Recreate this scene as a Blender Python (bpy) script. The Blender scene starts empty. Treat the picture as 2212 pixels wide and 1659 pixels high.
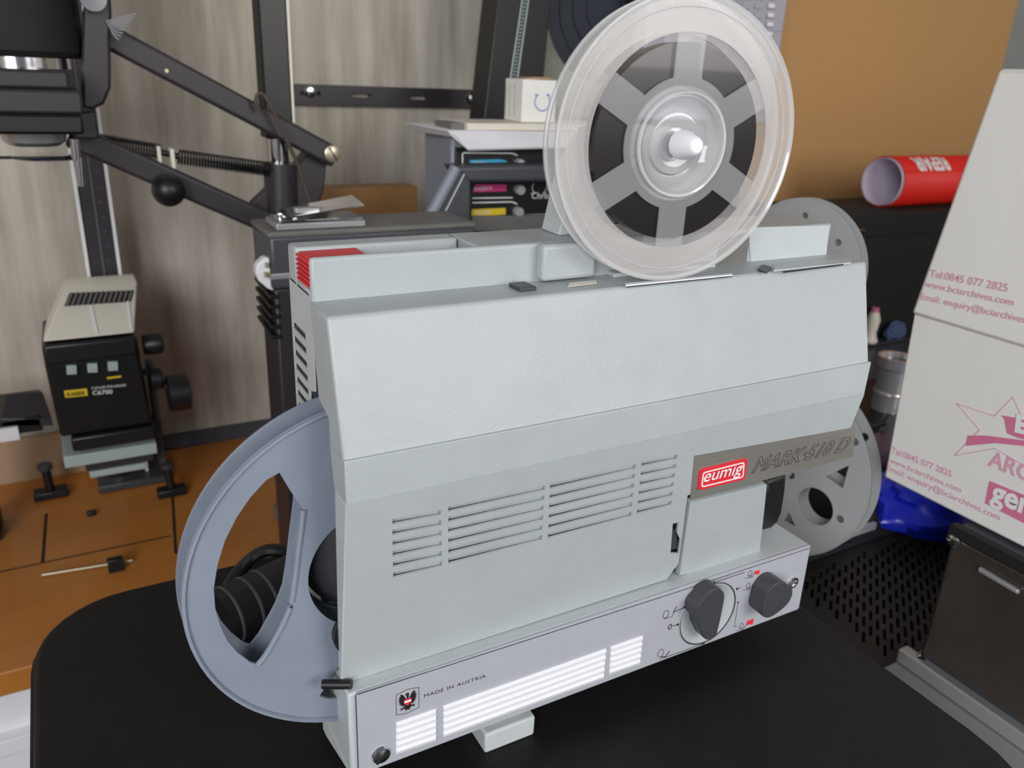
import bpy, bmesh, math, random
from mathutils import Vector, Matrix
random.seed(7)
sc = bpy.context.scene
COL = sc.collection
PI = math.pi
# ------------------------------------------------------------------ camera
F = 1735.0; CX, CY = 1106.0, 829.5
CAM = Vector((0.0, -0.30, 1.11))
down = Vector((900 - CX, 5280 - CY, F)).normalized()
vx = Vector((4400 - CX, 305 - CY, F)).normalized()
vx = (vx - down * vx.dot(down)).normalized()
up = -down
vy = up.cross(vx)
def c2w(c): return Vector((vx.dot(c), vy.dot(c), up.dot(c)))
cr, cd, cf = c2w(Vector((1, 0, 0))), c2w(Vector((0, 1, 0))), c2w(Vector((0, 0, 1)))
def ray(px, py): return c2w(Vector((px - CX, py - CY, F)))
def P(px, py, x=None, y=None, z=None):
    r = ray(px, py)
    if x is not None: t = (x - CAM.x) / r.x
    elif y is not None: t = (y - CAM.y) / r.y
    else: t = (z - CAM.z) / r.z
    return CAM + r * t
def PN(px, py, p0, n):
    r = ray(px, py); t = (Vector(p0) - CAM).dot(n) / r.dot(n)
    return CAM + r * t
cam_data = bpy.data.cameras.new('camera'); cam = bpy.data.objects.new('camera', cam_data); COL.objects.link(cam)
M = Matrix.Identity(4)
for i, v in enumerate((cr, -cd, -cf)):
    for j in range(3): M[j][i] = v[j]
M.translation = CAM
cam.matrix_world = M
cam_data.sensor_width = 36; cam_data.lens = F / 2212 * 36; cam_data.clip_start = 0.01
cam_data.dof.use_dof = True; cam_data.dof.focus_distance = 0.42; cam_data.dof.aperture_fstop = 13
sc.camera = cam
# ------------------------------------------------------------------ materials
def lin(c):
    c = c / 255
    return c / 12.92 if c <= .04045 else ((c + .055) / 1.055) ** 2.4
def RGB(c): return (lin(c[0]), lin(c[1]), lin(c[2]), 1)
def mat(name, col, rough=.5, metal=0, bump=0, bscale=400, var=0, vscale=8, alpha=1, emis=None, coat=0, stretch=None, col2=None, spec=.5, trans=0):
    m = bpy.data.materials.new(name); m.use_nodes = True
    nt = m.node_tree; b = nt.nodes['Principled BSDF']
    b.inputs['Base Color'].default_value = RGB(col)
    b.inputs['Roughness'].default_value = rough; b.inputs['Metallic'].default_value = metal
    b.inputs['Alpha'].default_value = alpha; b.inputs['Coat Weight'].default_value = coat
    b.inputs['Specular IOR Level'].default_value = spec
    b.inputs['Transmission Weight'].default_value = trans
    if emis: b.inputs['Emission Color'].default_value = RGB(emis[0]); b.inputs['Emission Strength'].default_value = emis[1]
    tc = nt.nodes.new('ShaderNodeTexCoord'); mp = nt.nodes.new('ShaderNodeMapping')
    nt.links.new(tc.outputs['Object'], mp.inputs[0])
    if stretch: mp.inputs['Scale'].default_value = stretch
    if var or col2:
        n = nt.nodes.new('ShaderNodeTexNoise'); n.inputs['Scale'].default_value = vscale; n.inputs['Detail'].default_value = 6; n.inputs['Roughness'].default_value = .62
        nt.links.new(mp.outputs[0], n.inputs['Vector'])
        r = nt.nodes.new('ShaderNodeValToRGB'); r.color_ramp.elements[0].position = .3; r.color_ramp.elements[1].position = .7
        a = tuple(max(0, c - var) for c in col); bb = tuple(min(255, c + var) for c in col)
        if col2: a, bb = col, col2
        r.color_ramp.elements[0].color = RGB(a); r.color_ramp.elements[1].color = RGB(bb)
        nt.links.new(n.outputs['Fac'], r.inputs[0]); nt.links.new(r.outputs[0], b.inputs['Base Color'])
    if bump:
        n = nt.nodes.new('ShaderNodeTexNoise'); n.inputs['Scale'].default_value = bscale; n.inputs['Detail'].default_value = 3
        nt.links.new(tc.outputs['Object'], n.inputs['Vector'])
        bp = nt.nodes.new('ShaderNodeBump'); bp.inputs['Strength'].default_value = bump; bp.inputs['Distance'].default_value = .0004
        nt.links.new(n.outputs['Fac'], bp.inputs['Height']); nt.links.new(bp.outputs[0], b.inputs['Normal'])
    return m
MT = dict(
    paint=mat('grey_hammered_paint', (171, 177, 179), .42, bump=.35, bscale=700, var=3, vscale=40),
    paintside=mat('grey_side_paint', (186, 192, 194), .45, bump=.25, bscale=700, var=3, vscale=40),
    panel=mat('silver_panel_paint', (180, 183, 191), .38, metal=.15, bump=.12, bscale=900, var=2, vscale=60),
    white=mat('white_plastic', (236, 236, 240), .4), steel=mat('brushed_steel_plate', (168, 165, 158), .38, metal=.6, var=6, vscale=60, stretch=(1, 8, 8)),
    dark=mat('dark_grey_plastic', (62, 64, 68), .42, bump=.1), black=mat('black_plastic', (22, 22, 24), .4),
    blackm=mat('black_matte', (19, 18, 19), .75), ink=mat('black_ink', (28, 22, 26), .6), thin=mat('fine_print', (92, 88, 96), .6),
    red=mat('red_plastic', (214, 40, 52), .45), redp=mat('red_print', (226, 44, 58), .5), whitep=mat('white_print', (240, 240, 240), .5),
    greyreel=mat('grey_reel_plastic', (131, 139, 153), .4, bump=.15, bscale=300, var=4, vscale=30),
    film=mat('dark_film', (26, 21, 24), .22, coat=.3), chrome=mat('chrome', (215, 215, 218), .12, metal=1),
    steelm=mat('satin_metal', (196, 196, 198), .3, metal=.6), table=mat('black_table_vinyl', (21, 19, 20), .55, bump=.25, bscale=260, var=3, vscale=50, spec=.3),
    wood=mat('orange_varnished_wood', (176, 108, 42), .42, col2=(192, 124, 54), vscale=5, stretch=(1, 2, 1), coat=.15),
    woodl=mat('pale_plywood', (176, 146, 112), .6, col2=(158, 124, 92), vscale=6), kork=mat('tan_hardboard', (188, 144, 92), .8, col2=(200, 154, 100), vscale=420, bump=.1),
    wall=mat('whitewashed_boards', (164, 155, 140), .85, col2=(214, 206, 194), vscale=5, stretch=(6, 1, .55), bump=.1, bscale=90),
    greybody=mat('blue_grey_enamel', (134, 140, 152), .45), greyd=mat('dark_grey_enamel', (72, 74, 80), .4), gmetal=mat('grey_top_metal', (112, 110, 106), .5, var=8, vscale=12),
    arm=mat('charcoal_enamel', (50, 46, 50), .42), cream=mat('cream_enamel', (226, 220, 206), .45), paper=mat('white_paper', (226, 224, 228), .7, var=6, vscale=20),
    card=mat('white_cardboard', (238, 236, 231), .75, var=4, vscale=14, stretch=(1, 1, .2)), cardside=mat('brown_card_edge', (176, 140, 110), .8),
    pink=mat('pink_print', (219, 120, 156), .7), pinkl=mat('pale_pink_print', (226, 168, 186), .75),
    clear=mat('clear_plastic', (212, 208, 204), .16, alpha=.31, spec=.6), clears=mat('clear_thin_plastic', (205, 203, 206), .16, alpha=.20, spec=.6),
    clearc=mat('crystal_plastic', (226, 226, 228), .08, alpha=.50, spec=.9, coat=.6),
    frost=mat('frosted_plastic', (198, 201, 200), .2, alpha=.74, coat=.3), cyan=mat('cyan_strip', (60, 168, 205), .5), mag=mat('magenta_strip', (206, 56, 128), .5), yel=mat('yellow_strip', (226, 198, 40), .5),
    blue=mat('blue_bag', (36, 56, 240), .35, coat=.3), bluec=mat('slate_blue_cloth', (70, 88, 122), .9), pinkc=mat('mauve_cloth', (128, 104, 112), .95), rag=mat('grey_cloth', (88, 86, 92), .95),
    posterred=mat('poster_red', (232, 34, 20), .55), posterw=mat('poster_back', (200, 188, 204), .7), brown=mat('smoky_brown_panel', (66, 58, 52), .22, coat=.4, var=6, vscale=9),
    bench=mat('grey_bench', (146, 148, 146), .6, var=6, vscale=20), cord=mat('brown_cord', (74, 62, 54), .6), floor=mat('dark_floor', (34, 32, 32), .8, var=5),
    keyg=mat('silver_grey_panel', (178, 174, 184), .5), grill=mat('dark_grille', (58, 54, 49), .55), glass=mat('lens_glass', (40, 40, 60), .08, coat=1),
    alum=mat('aluminium', (205, 203, 206), .25, metal=.45), woodbox=mat('brown_wood', (146, 106, 62), .6, var=8, vscale=12),
    green=mat('dull_green_reel', (128, 134, 118), .45, var=16, vscale=12), navy=mat('deep_blue_film', (30, 38, 50), .4, var=8, vscale=10),
    lightbtn=mat('pale_button', (168, 182, 180), .5), brass=mat('brass_pin', (196, 186, 160), .35, metal=.7))
# ------------------------------------------------------------------ builders
def root(name, loc, label, cat, group=None):
    o = bpy.data.objects.new(name, None); COL.objects.link(o); o.empty_display_size = .02
    o.location = loc; o['label'] = label; o['category'] = cat
    if group: o['group'] = group
    return o
def attach(o, parent):
    if parent is not None:
        o.parent = parent
        if parent.type == 'EMPTY': o.matrix_parent_inverse = Matrix.Translation(-Vector(parent.location))
def tag(o, label=None, cat=None, group=None, kind=None):
    if label: o['label'] = label
    if cat: o['category'] = cat
    if group: o['group'] = group
    if kind: o['kind'] = kind
    return o
class MB:
    def __init__(s): s.bm = bmesh.new()
    def raw(s, vs, fs):
        v = [s.bm.verts.new(p) for p in vs]
        for f in fs:
            try: s.bm.faces.new([v[i] for i in f])
            except ValueError: pass
        return s
    def box(s, x0, x1, y0, y1, z0, z1, m=None):
        vs = [Vector((x, y, z)) for x in (x0, x1) for y in (y0, y1) for z in (z0, z1)]
        if m: vs = [m @ v for v in vs]
        return s.raw(vs, [(0, 1, 3, 2), (4, 6, 7, 5), (0, 4, 5, 1), (2, 3, 7, 6), (0, 2, 6, 4), (1, 5, 7, 3)])
    def hexa(s, a, b):                                  # two matching rings of points
        n = len(a)
        fs = [tuple(range(n)), tuple(range(2 * n - 1, n - 1, -1))] + [(i, i + n, (i + 1) % n + n, (i + 1) % n) for i in range(n)]
        return s.raw(list(a) + list(b), fs)
    def prism(s, pts, axis, a, b):                      # pts in the two remaining axes, in x<y<z order
        def mk(p, t):
            q = list(p); q.insert('xyz'.index(axis), t); return Vector(q)
        return s.hexa([mk(p, a) for p in pts], [mk(p, b) for p in pts])
    def ext(s, pts, d):                                 # 3d polygon extruded by a vector
        d = Vector(d); return s.hexa([Vector(p) for p in pts], [Vector(p) + d for p in pts])
    def lathe(s, prof, o, ax, n=48, cap=True):                    # prof (r, h)
        ax = Vector(ax).normalized(); t = Vector((0, 0, 1)) if abs(ax.z) < .9 else Vector((1, 0, 0))
        u = ax.cross(t).normalized(); v = ax.cross(u); o = Vector(o); vs = []; fs = []
        for r, h in prof:
            for k in range(n):
                a = 2 * PI * k / n; vs.append(o + ax * h + (u * math.cos(a) + v * math.sin(a)) * r)
        for i in range(len(prof) - 1):
            for k in range(n):
                fs.append((i * n + k, i * n + (k + 1) % n, (i + 1) * n + (k + 1) % n, (i + 1) * n + k))
        if cap and prof[0][0] > 1e-6 and prof[0] != prof[-1]: fs.append(tuple(range(n)))
        if cap and prof[-1][0] > 1e-6 and prof[0] != prof[-1]: fs.append(tuple(range(len(prof) * n - 1, (len(prof) - 1) * n - 1, -1)))
        return s.raw(vs, fs)
    def cyl(s, o, ax, r, h, n=40): return s.lathe([(r, 0), (r, h)], o, ax, n)
    def bar(s, a, b, r, n=16, r2=None):
        a, b = Vector(a), Vector(b); return s.lathe([(r, 0), (r if r2 is None else r2, (b - a).length)], a, b - a, n)
    def tube(s, pts, r, n=10):
        pts = [Vector(p) for p in pts]; ring = []
        for i, p in enumerate(pts):
            d = (pts[min(i + 1, len(pts) - 1)] - pts[max(i - 1, 0)]).normalized()
            t = Vector((0, 0, 1)) if abs(d.z) < .95 else Vector((1, 0, 0))
            u = d.cross(t).normalized(); v = d.cross(u)
            ring += [p + (u * math.cos(2 * PI * k / n) + v * math.sin(2 * PI * k / n)) * r for k in range(n)]
        fs = [(i * n + k, i * n + (k + 1) % n, (i + 1) * n + (k + 1) % n, (i + 1) * n + k) for i in range(len(pts) - 1) for k in range(n)]
        fs += [tuple(range(n)), tuple(range(len(pts) * n - 1, (len(pts) - 1) * n - 1, -1))]
        return s.raw(ring, fs)
    def sphere(s, c, r, sc3=(1, 1, 1)):
        bmesh.ops.create_uvsphere(s.bm, u_segments=32, v_segments=20, radius=r, matrix=Matrix.Translation(Vector(c)) @ Matrix.Diagonal((*sc3, 1))); return s
    def build(s, name, m, parent=None, bev=0, smooth=True, seg=2):
        bmesh.ops.remove_doubles(s.bm, verts=s.bm.verts, dist=1e-6)
        bmesh.ops.recalc_face_normals(s.bm, faces=s.bm.faces)
        me = bpy.data.meshes.new(name); s.bm.to_mesh(me); s.bm.free()
        return fin(name, me, m, parent, bev, smooth, seg)
def fin(name, me, m, parent=None, bev=0, smooth=True, seg=2):
    o = bpy.data.objects.new(name, me); COL.objects.link(o); me.materials.clear(); me.materials.append(MT[m] if isinstance(m, str) else m)
    if smooth:
        for p in me.polygons: p.use_smooth = True
        try: me.set_sharp_from_angle(angle=math.radians(35))
        except Exception: pass
    if bev:
        b = o.modifiers.new('bevel', 'BEVEL'); b.width = bev; b.segments = seg; b.limit_method = 'ANGLE'; b.angle_limit = math.radians(35); b.harden_normals = False
    attach(o, parent); return o
def frame(o, xd, yd):
    xd = Vector(xd).normalized(); yd = Vector(yd); yd = (yd - xd * yd.dot(xd)).normalized(); n = xd.cross(yd)
    m = Matrix.Identity(4)
    for i, v in enumerate((xd, yd, n)):
        for j in range(3): m[j][i] = v[j]
    m.translation = Vector(o); return m
FRONT = lambda y=0: frame((0, y, 0), (1, 0, 0), (0, 0, 1))         # local x,y = world x,z ; normal = -y
def circle(r, n=64, c=(0, 0)): return [(c[0] + r * math.cos(2 * PI * k / n), c[1] + r * math.sin(2 * PI * k / n)) for k in range(n)]
def rrect(x0, x1, y0, y1, r, n=6):
    o = []
    for cx_, cy_, a0 in ((x1 - r, y1 - r, 0), (x0 + r, y1 - r, 90), (x0 + r, y0 + r, 180), (x1 - r, y0 + r, 270)):
        for k in range(n + 1):
            a = math.radians(a0 + 90 * k / n); o.append((cx_ + r * math.cos(a), cy_ + r * math.sin(a)))
    return o
def c2mesh(cu):
    o = bpy.data.objects.new('tmp', cu); COL.objects.link(o)
    dg = bpy.context.evaluated_depsgraph_get(); me = bpy.data.meshes.new_from_object(o.evaluated_get(dg))
    bpy.data.objects.remove(o); bpy.data.curves.remove(cu); return me
def shape_mesh(loops, d, mtx, bev=0, z0=0):             # filled 2d outline with holes, thickness d along local z
    cu = bpy.data.curves.new('tmp', 'CURVE'); cu.dimensions = '2D'; cu.fill_mode = 'BOTH'; cu.extrude = d / 2; cu.bevel_depth = bev; cu.bevel_resolution = 1
    for l in loops:
        sp = cu.splines.new('POLY'); sp.points.add(len(l) - 1); sp.use_cyclic_u = True
        for i, p in enumerate(l): sp.points[i].co = (p[0], p[1], 0, 1)
    me = c2mesh(cu); me.transform(mtx @ Matrix.Translation((0, 0, z0 + d / 2))); return me
def shape(name, loops, d, mtx, m, parent=None, bev=0, z0=0): return fin(name, shape_mesh(loops, d, mtx, bev, z0), m, parent)
def merge(name, meshes, m, parent=None, bev=0):
    bm = bmesh.new()
    for me in meshes: bm.from_mesh(me); bpy.data.meshes.remove(me)
    me = bpy.data.meshes.new(name); bm.to_mesh(me); bm.free(); return fin(name, me, m, parent, bev)
def text_mesh(s, size=1, bold=0, shear=0, ext=.0, sp=1.0, align='LEFT', outline=0):
    cu = bpy.data.curves.new('tmp', 'FONT'); cu.body = s; cu.size = size; cu.offset = bold; cu.shear = shear; cu.extrude = ext; cu.space_character = sp; cu.align_x = align
    cu.resolution_u = 4
    if outline: cu.fill_mode = 'NONE'; cu.bevel_depth = outline; cu.bevel_resolution = 0
    return c2mesh(cu)
def text_fit(s, a, b, upv, nrm, lift=.0002, hs=1.0, bold=0, shear=0, sp=1.0, outline=0):   # baseline from a to b
    a, b = Vector(a), Vector(b); me = text_mesh(s, 1, bold, shear, 0, sp, outline=outline)
    xs = [v.co.x for v in me.vertices]; w = max(xs) - min(xs); k = (b - a).length / w
    fm = frame(a, b - a, upv)
    if fm.col[2].to_3d().dot(Vector(nrm)) < 0: raise RuntimeError('text normal ' + s)
    me.transform(fm @ Matrix.Translation((0, 0, lift)) @ Matrix.Diagonal((k, k * hs, k if outline else 1, 1)) @ Matrix.Translation((-min(xs), 0, 0)))
    return me
def flat(name, polys, mtxfun, m, parent, t=.00015): # list of 3d polygons -> thin printed slabs
    b = MB()
    for pl, n in polys: b.ext(pl, Vector(n) * t)
    return b.build(name, m, parent, smooth=False)
def segs(pts, w, n):                                    # thin 3d ribbon polygons along a path; n = surface normal
    out = []
    for a, b in zip(pts[:-1], pts[1:]):
        a, b = Vector(a), Vector(b); s = (b - a).cross(Vector(n)).normalized() * (w / 2)
        out.append(([a - s, a + s, b + s, b - s], n))
    return out
def pxbox(px0, py0, px1, py1, y, depth, mb=None):
    mb = mb or MB(); a = P(px0, py0, y=y); b = P(px1, py1, y=y)
    return mb.box(min(a.x, b.x), max(a.x, b.x), y, y + depth, min(a.z, b.z), max(a.z, b.z))
def pxprism(pts, y, depth, mb=None):
    mb = mb or MB(); return mb.ext([P(a, b, y=y) for a, b in pts], (0, depth, 0))
NY = Vector((0, -1, 0)); NX = Vector((-1, 0, 0)); UP = Vector((0, 0, 1))
def struct(name, mb, m, bev=0): return tag(mb.build(name, m, None, bev), kind='structure')
def smooth(pts, n=6):
    o = []
    for i in range(len(pts) - 1):
        p0, p1, p2, p3 = pts[max(i - 1, 0)], pts[i], pts[i + 1], pts[min(i + 2, len(pts) - 1)]
        for k in range(n):
            t = k / n; o.append(.5 * ((2 * p1) + (p2 - p0) * t + (2 * p0 - 5 * p1 + 4 * p2 - p3) * t * t + (3 * p1 - p0 - 3 * p2 + p3) * t ** 3))
    return o + [pts[-1]]
# ------------------------------------------------------------------ room shell
WY = 1.03
struct('floor', MB().box(-1.6, 3.2, -2.2, WY, -.05, 0), 'floor')
struct('wall_back', MB().box(-1.6, 3.2, WY, WY + .1, 0, 2.4), 'wall')
struct('wall_left', MB().box(-1.7, -1.6, -2.2, WY + .1, 0, 2.4), 'wall')
struct('wall_right', MB().box(3.2, 3.3, -2.2, WY + .1, 0, 2.4), 'wall')
struct('baseboard_back', MB().box(-1.6, 3.2, WY - .012, WY, .5, .522), 'greyd')
# ------------------------------------------------------------------ wooden counter and cabinet below
ZC = .50; FY = .535
cb = root('counter', (.3, .78, 0), 'orange varnished wooden counter along the back wall with a white front', 'counter')
MB().box(-1.2, 1.09, FY, WY - .014, ZC - .03, ZC).build('worktop', 'wood', cb, .002)
MB().box(1.09, 2.9, .84, WY - .014, ZC - .03, ZC).build('worktop', 'wood', cb)
MB().box(-1.2, .93, FY + .012, WY - .02, .33, ZC - .03).build('drawer_front', 'white', cb, .002)
zb = P(0, 1600, y=FY).z
MB().box(-1.2, .93, FY - .004, FY + .012, zb - .02, zb).build('ledge', 'white', cb, .001)
MB().box(-1.2, .93, FY + .1, WY - .02, 0, .33).build('plinth', 'blackm', cb)
b = MB()
def onC(px, py, z=ZC): return P(px, py, z=z)
for a, c in (((100, 1110), (92, 1216)), ((372, 1062), (380, 1196))):
    a, c = onC(*a), onC(*c); b.ext([a + Vector((-.0018, 0, 0)), a + Vector((.0018, 0, 0)), c + Vector((.0018, 0, 0)), c + Vector((-.0018, 0, 0))], (0, 0, .0004))
yy = onC(92, 1216).y
b.box(-1.0, onC(380, 1196).x, yy - .0012, yy + .0012, ZC, ZC + .0004)
b.build('board_seams', 'blackm', cb)
bb = root('plywood_board', tuple(P(60, 1040, y=1.0)), 'pale plywood board leaning on the back wall at the far left of the counter', 'board')
a = P(-120, 960, y=1.005); c = P(190, 1045, y=.97)
MB().hexa([Vector((-.45, .99, ZC)), Vector((c.x, .99, ZC)), Vector((c.x, 1.012, ZC + .06)), Vector((-.45, 1.012, ZC + .06))], [Vector((-.45, .997, ZC)), Vector((c.x, .997, ZC)), Vector((c.x, 1.017, ZC + .06)), Vector((-.45, 1.017, ZC + .06))]).build('panel', 'woodl', bb)
# small dark tools on the counter
def holder(px, py, wpx, label):
    o = onC(px, py); w = (onC(px + wpx, py) - o).length
    r = root('clamp', tuple(o), label, 'clamp', 'small dark clamps on the wooden counter')
    MB().box(o.x - w, o.x + w, o.y - w * .5, o.y + w * .5, ZC, ZC + .012).build('base', 'black', r, .002)
    MB().bar(o + Vector((0, 0, .01)), o + Vector((-.002, 0, .05)), .006).build('post', 'black', r)
    MB().cyl(o + Vector((-.002, 0, .045)), UP, .010, .008).build('knob', 'dark', r, .001)
holder(112, 1072, 34, 'small dark clamp standing on the counter, left of the black and cream enlarger')
holder(372, 1068, 30, 'small dark clamp standing on the counter, under the column foot right of the cream enlarger')
o = onC(252, 1232); r = root('slide_gauge', tuple(o), 'small black block on a thin pale rod lying on the front of the wooden counter', 'gauge')
MB().box(o.x - .009, o.x + .009, o.y - .005, o.y + .005, ZC, ZC + .018).build('block', 'black', r, .001)
a, c = onC(92, 1248), onC(287, 1216); MB().bar(a + UP * .004, c + UP * .004, .0016).build('rod', 'brass', r)
o = onC(198, 1112); tag(MB().box(o.x - .006, o.x + .006, o.y - .004, o.y + .004, ZC, ZC + .006).build('clip', 'black', None, .001), 'tiny black clip lying on the counter behind the small black block', 'clip')
# ------------------------------------------------------------------ black table under the projector
tb = root('side_table', (.19, .03, 0), 'black round-cornered table top carrying the projector', 'table')
def rr2(x0, x1, y0, y1, rs):
    o = []
    for (cx_, cy_, a0), r_ in zip(((x1, y1, 0), (x0, y1, 90), (x0, y0, 180), (x1, y0, 270)), rs):
        ccx = cx_ - r_ if cx_ == x1 else cx_ + r_; ccy = cy_ - r_ if cy_ == y1 else cy_ + r_
        for k in range(9): a = math.radians(a0 + 90 * k / 8); o.append((ccx + r_ * math.cos(a), ccy + r_ * math.sin(a)))
    return o
shape('table_top', [rr2(-.052, .437, -.20, .249, (.05, .055, .09, .09))], .024, Matrix.Identity(4), 'table', tb, bev=.003, z0=.7235)
shape('edge_band', [rr2(-.056, .441, -.204, .253, (.052, .057, .092, .092))], .012, Matrix.Identity(4), 'blackm', tb, bev=.002, z0=.729)
MB().cyl((.19, .03, .02), UP, .03, .70).build('column', 'black', tb)
MB().lathe([(.20, 0), (.20, .012), (.03, .03)], (.19, .03, 0), UP).build('foot', 'black', tb)
# ------------------------------------------------------------------ THE PROJECTOR
TZ = .7505
pj = root('film_projector', (.25, .03, TZ), 'pale grey metal film projector with a steel name strip standing on the black table', 'projector')
X0, X1 = .0877, .4116
SL0 = Vector((0, -.010, .9365)); SL1 = Vector((0, .0095, .8262)); SLd = (SL1 - SL0).normalized(); SLn = Vector((0, SLd.z, -SLd.y))  # outward (towards -y)
if SLn.y > 0: SLn = -SLn
SLm = frame(SL0, (1, 0, 0), -SLd)                        # local x = world x, local y = up the slope (s negative downwards)
def S(px, py, off=0):
    p = PN(px, py, SL0 + SLn * off, SLn); return (p.x, (p - SL0).dot(-SLd))
def S3(px, py, off=0): return PN(px, py, SL0 + SLn * off, SLn)
MB().prism([(.007, 1.0143), (-.0091, .9550), (.0108, .9550), (.012, .9675), (.026, .971), (.0335, 1.0143)], 'x', X0, X1).build('top_cover', 'paint', pj, .0016, seg=3)
MB().prism([(-.0100, .9572), (-.010, .9365), (.007, .9365), (.0108, .9572)], 'x', X0, X1 + .0002).build('front_band', 'paint', pj, .0005)
def rows(quad, n, frac, fn):
    (a, b_, c, d) = quad; out = []
    for i in range(n):
        t0 = i / (n - 1 + frac); t1 = (i + frac) / (n - 1 + frac)
        L = lambda p, q, t: (p[0] + (q[0] - p[0]) * t, p[1] + (q[1] - p[1]) * t)
        out.append([fn(*L(a, d, t0)), fn(*L(b_, c, t0)), fn(*L(b_, c, t1)), fn(*L(a, d, t1))])
    return out
G = [((847, 1121), (953, 1101), (956, 1224), (849, 1249)), ((968, 1094), (1178, 1048), (1171, 1167), (968, 1219)),
     ((1188, 1045), (1374, 1002), (1364, 1116), (1183, 1164)), ((1386, 997), (1464, 981), (1450, 1092), (1375, 1111))]
zn = -.0462 + .0005; sN = -(SL0.z - .8915) / abs(SLd.z); sB = -(SL1 - SL0).length
xg = S(1482, 1080)[0]; xg2 = S(1459, 1238)[0]
outl = [(X0 + .0004, 0), (X1, 0), (X1 - .0005, sN), (xg, sN), (xg2, -.100), (xg2 - .006, sB + .001), (X0 + .001, sB)]
slots = [q for g in G for q in rows(g, 6, .56, S)]
hd = [S(*p) for p in ((1453, 1131), (1466, 1128), (1463, 1150), (1470, 1165), (1466, 1196), (1448, 1196))]
shape('lower_cover', [outl, hd] + slots, .0014, SLm, 'paint', pj, bev=.0001, z0=-.0014)
b = MB()
for g in G:
    for q in rows(g, 6, .56, S):
        p = [Vector((x, s, 0)) for x, s in q]
        vs = [p[0] + Vector((-.0004, .0006, -.0012)), p[1] + Vector((.001, .0006, -.0009)), p[2] + Vector((.001, -.0004, -.0019)), p[3] + Vector((-.0004, -.0004, -.0026))]
        b.ext([SLm @ v for v in vs], -SLn * .0006)
b.build('vent_louvers', 'paint', pj)
shape('inner_wall', [[(X0 + .006, 0), (.288, 0), (.288, sB + .003), (X0 + .006, sB + .003)]], .0008, SLm, 'dark', pj, z0=-.0078)
# left edge return of the cover
MB().prism([(-.0098, .9365), (.0094, .8262), (.0125, .8262), (.006, .9365)], 'x', X0, X0 + .0030).build('end_flange', 'paintside', pj, .0005)
shape('latch', [[S(*p) for p in ((1451, 1150), (1466, 1147), (1468, 1190), (1450, 1192))]], .002, SLm, 'dark', pj, z0=-.004)
# name strip, badge and lettering
ns = shape('name_strip', [[S(*p) for p in ((1499, 984), (1847, 922), (1841, 985), (1490, 1079))]], .0004, SLm, 'steel', pj)
bq = [S(*p) for p in ((1505, 1057), (1607, 1032), (1611, 988), (1510, 1013))]
def rquad(q, r, n=5):
    out = []
    for i in range(4):
        p = Vector(q[i]); a = (Vector(q[i - 1]) - p).normalized() * r; c = (Vector(q[(i + 1) % 4]) - p).normalized() * r
        for k in range(n + 1):
            t = k / n; out.append(tuple((p + a) * (1 - t) ** 2 + p * 2 * t * (1 - t) + (p + c) * t * t))
    return out
def inset(q, d):
    c = sum((Vector(p) for p in q), Vector((0, 0))) / 4
    w = (Vector(q[1]) - Vector(q[0])).length / 2; h = (Vector(q[2]) - Vector(q[1])).length / 2
    ux = (Vector(q[1]) - Vector(q[0])).normalized(); uy = (Vector(q[3]) - Vector(q[0])).normalized()
    s = ((1, 1), (-1, 1), (-1, -1), (1, -1)); return [tuple(Vector(p) + ux * d * a + uy * d * bb_) for p, (a, bb_) in zip(q, s)]
bd = shape('badge', [rquad(bq, .0022)], .0008, SLm, 'redp', pj, z0=.0004, bev=.0001)
tag(bd, 'red badge with white lettering')
me1 = shape_mesh([rquad(inset(bq, .0019), .0022), rquad(inset(bq, .0028), .0016)], .0002, SLm, z0=.0013)
me2 = text_fit('eumig', S3(1518, 1042, .0014), S3(1600, 1022, .0014), -SLd, SLn, lift=.0001, hs=1.02, bold=.006)
merge('badge_lettering', [me1, me2], 'whitep', bd)
a, c = S3(1623, 1021, .0004), S3(1828, 972, .0004)
merge('name_lettering', [text_fit('MARK·510 D', a, c, -SLd, SLn, lift=.0001, hs=1.06, outline=.013, shear=.26, sp=1.06, bold=.024)], 'ink', ns)
# door over the lamp / lens housing
dq = [S(*p) for p in ((1469, 1241), (1638, 1212), (1655, 1049), (1492, 1087))]
db = shape('gate_door', [dq], .004, SLm, 'paint', pj, z0=-.0042, bev=.0005)
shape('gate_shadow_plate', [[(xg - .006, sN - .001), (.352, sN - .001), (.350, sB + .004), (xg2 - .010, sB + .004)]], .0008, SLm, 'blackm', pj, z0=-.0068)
MB().box(.284, .362, .0125, .030, .86, .889).build('gate_housing', 'black', pj)
b = MB(); b.cyl((.300, .016, .8885), (1, 0, 0), .004, .03, 20); b.box(.302, .318, .004, .012, .882, .8895); b.build('gate_rollers', 'dark', pj)
MB().lathe([(.012, 0), (.0195, .004), (.0195, .018), (.0175, .020), (.0175, .036), (.015, .040), (.013, .038)], (.333, .030, .865), (1, 0, 0)).build('lens_barrel', 'black', pj)
pxprism([(1640, 1045), (1702, 1022), (1699, 1060), (1691, 1108), (1682, 1130), (1668, 1143), (1650, 1148), (1632, 1135)], .026, .014).build('lens_mount', 'black', pj, .003, seg=3)
MB().box(.2925, .355, .013, .035, .828, .860).build('gate_block', 'black', pj)
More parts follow.
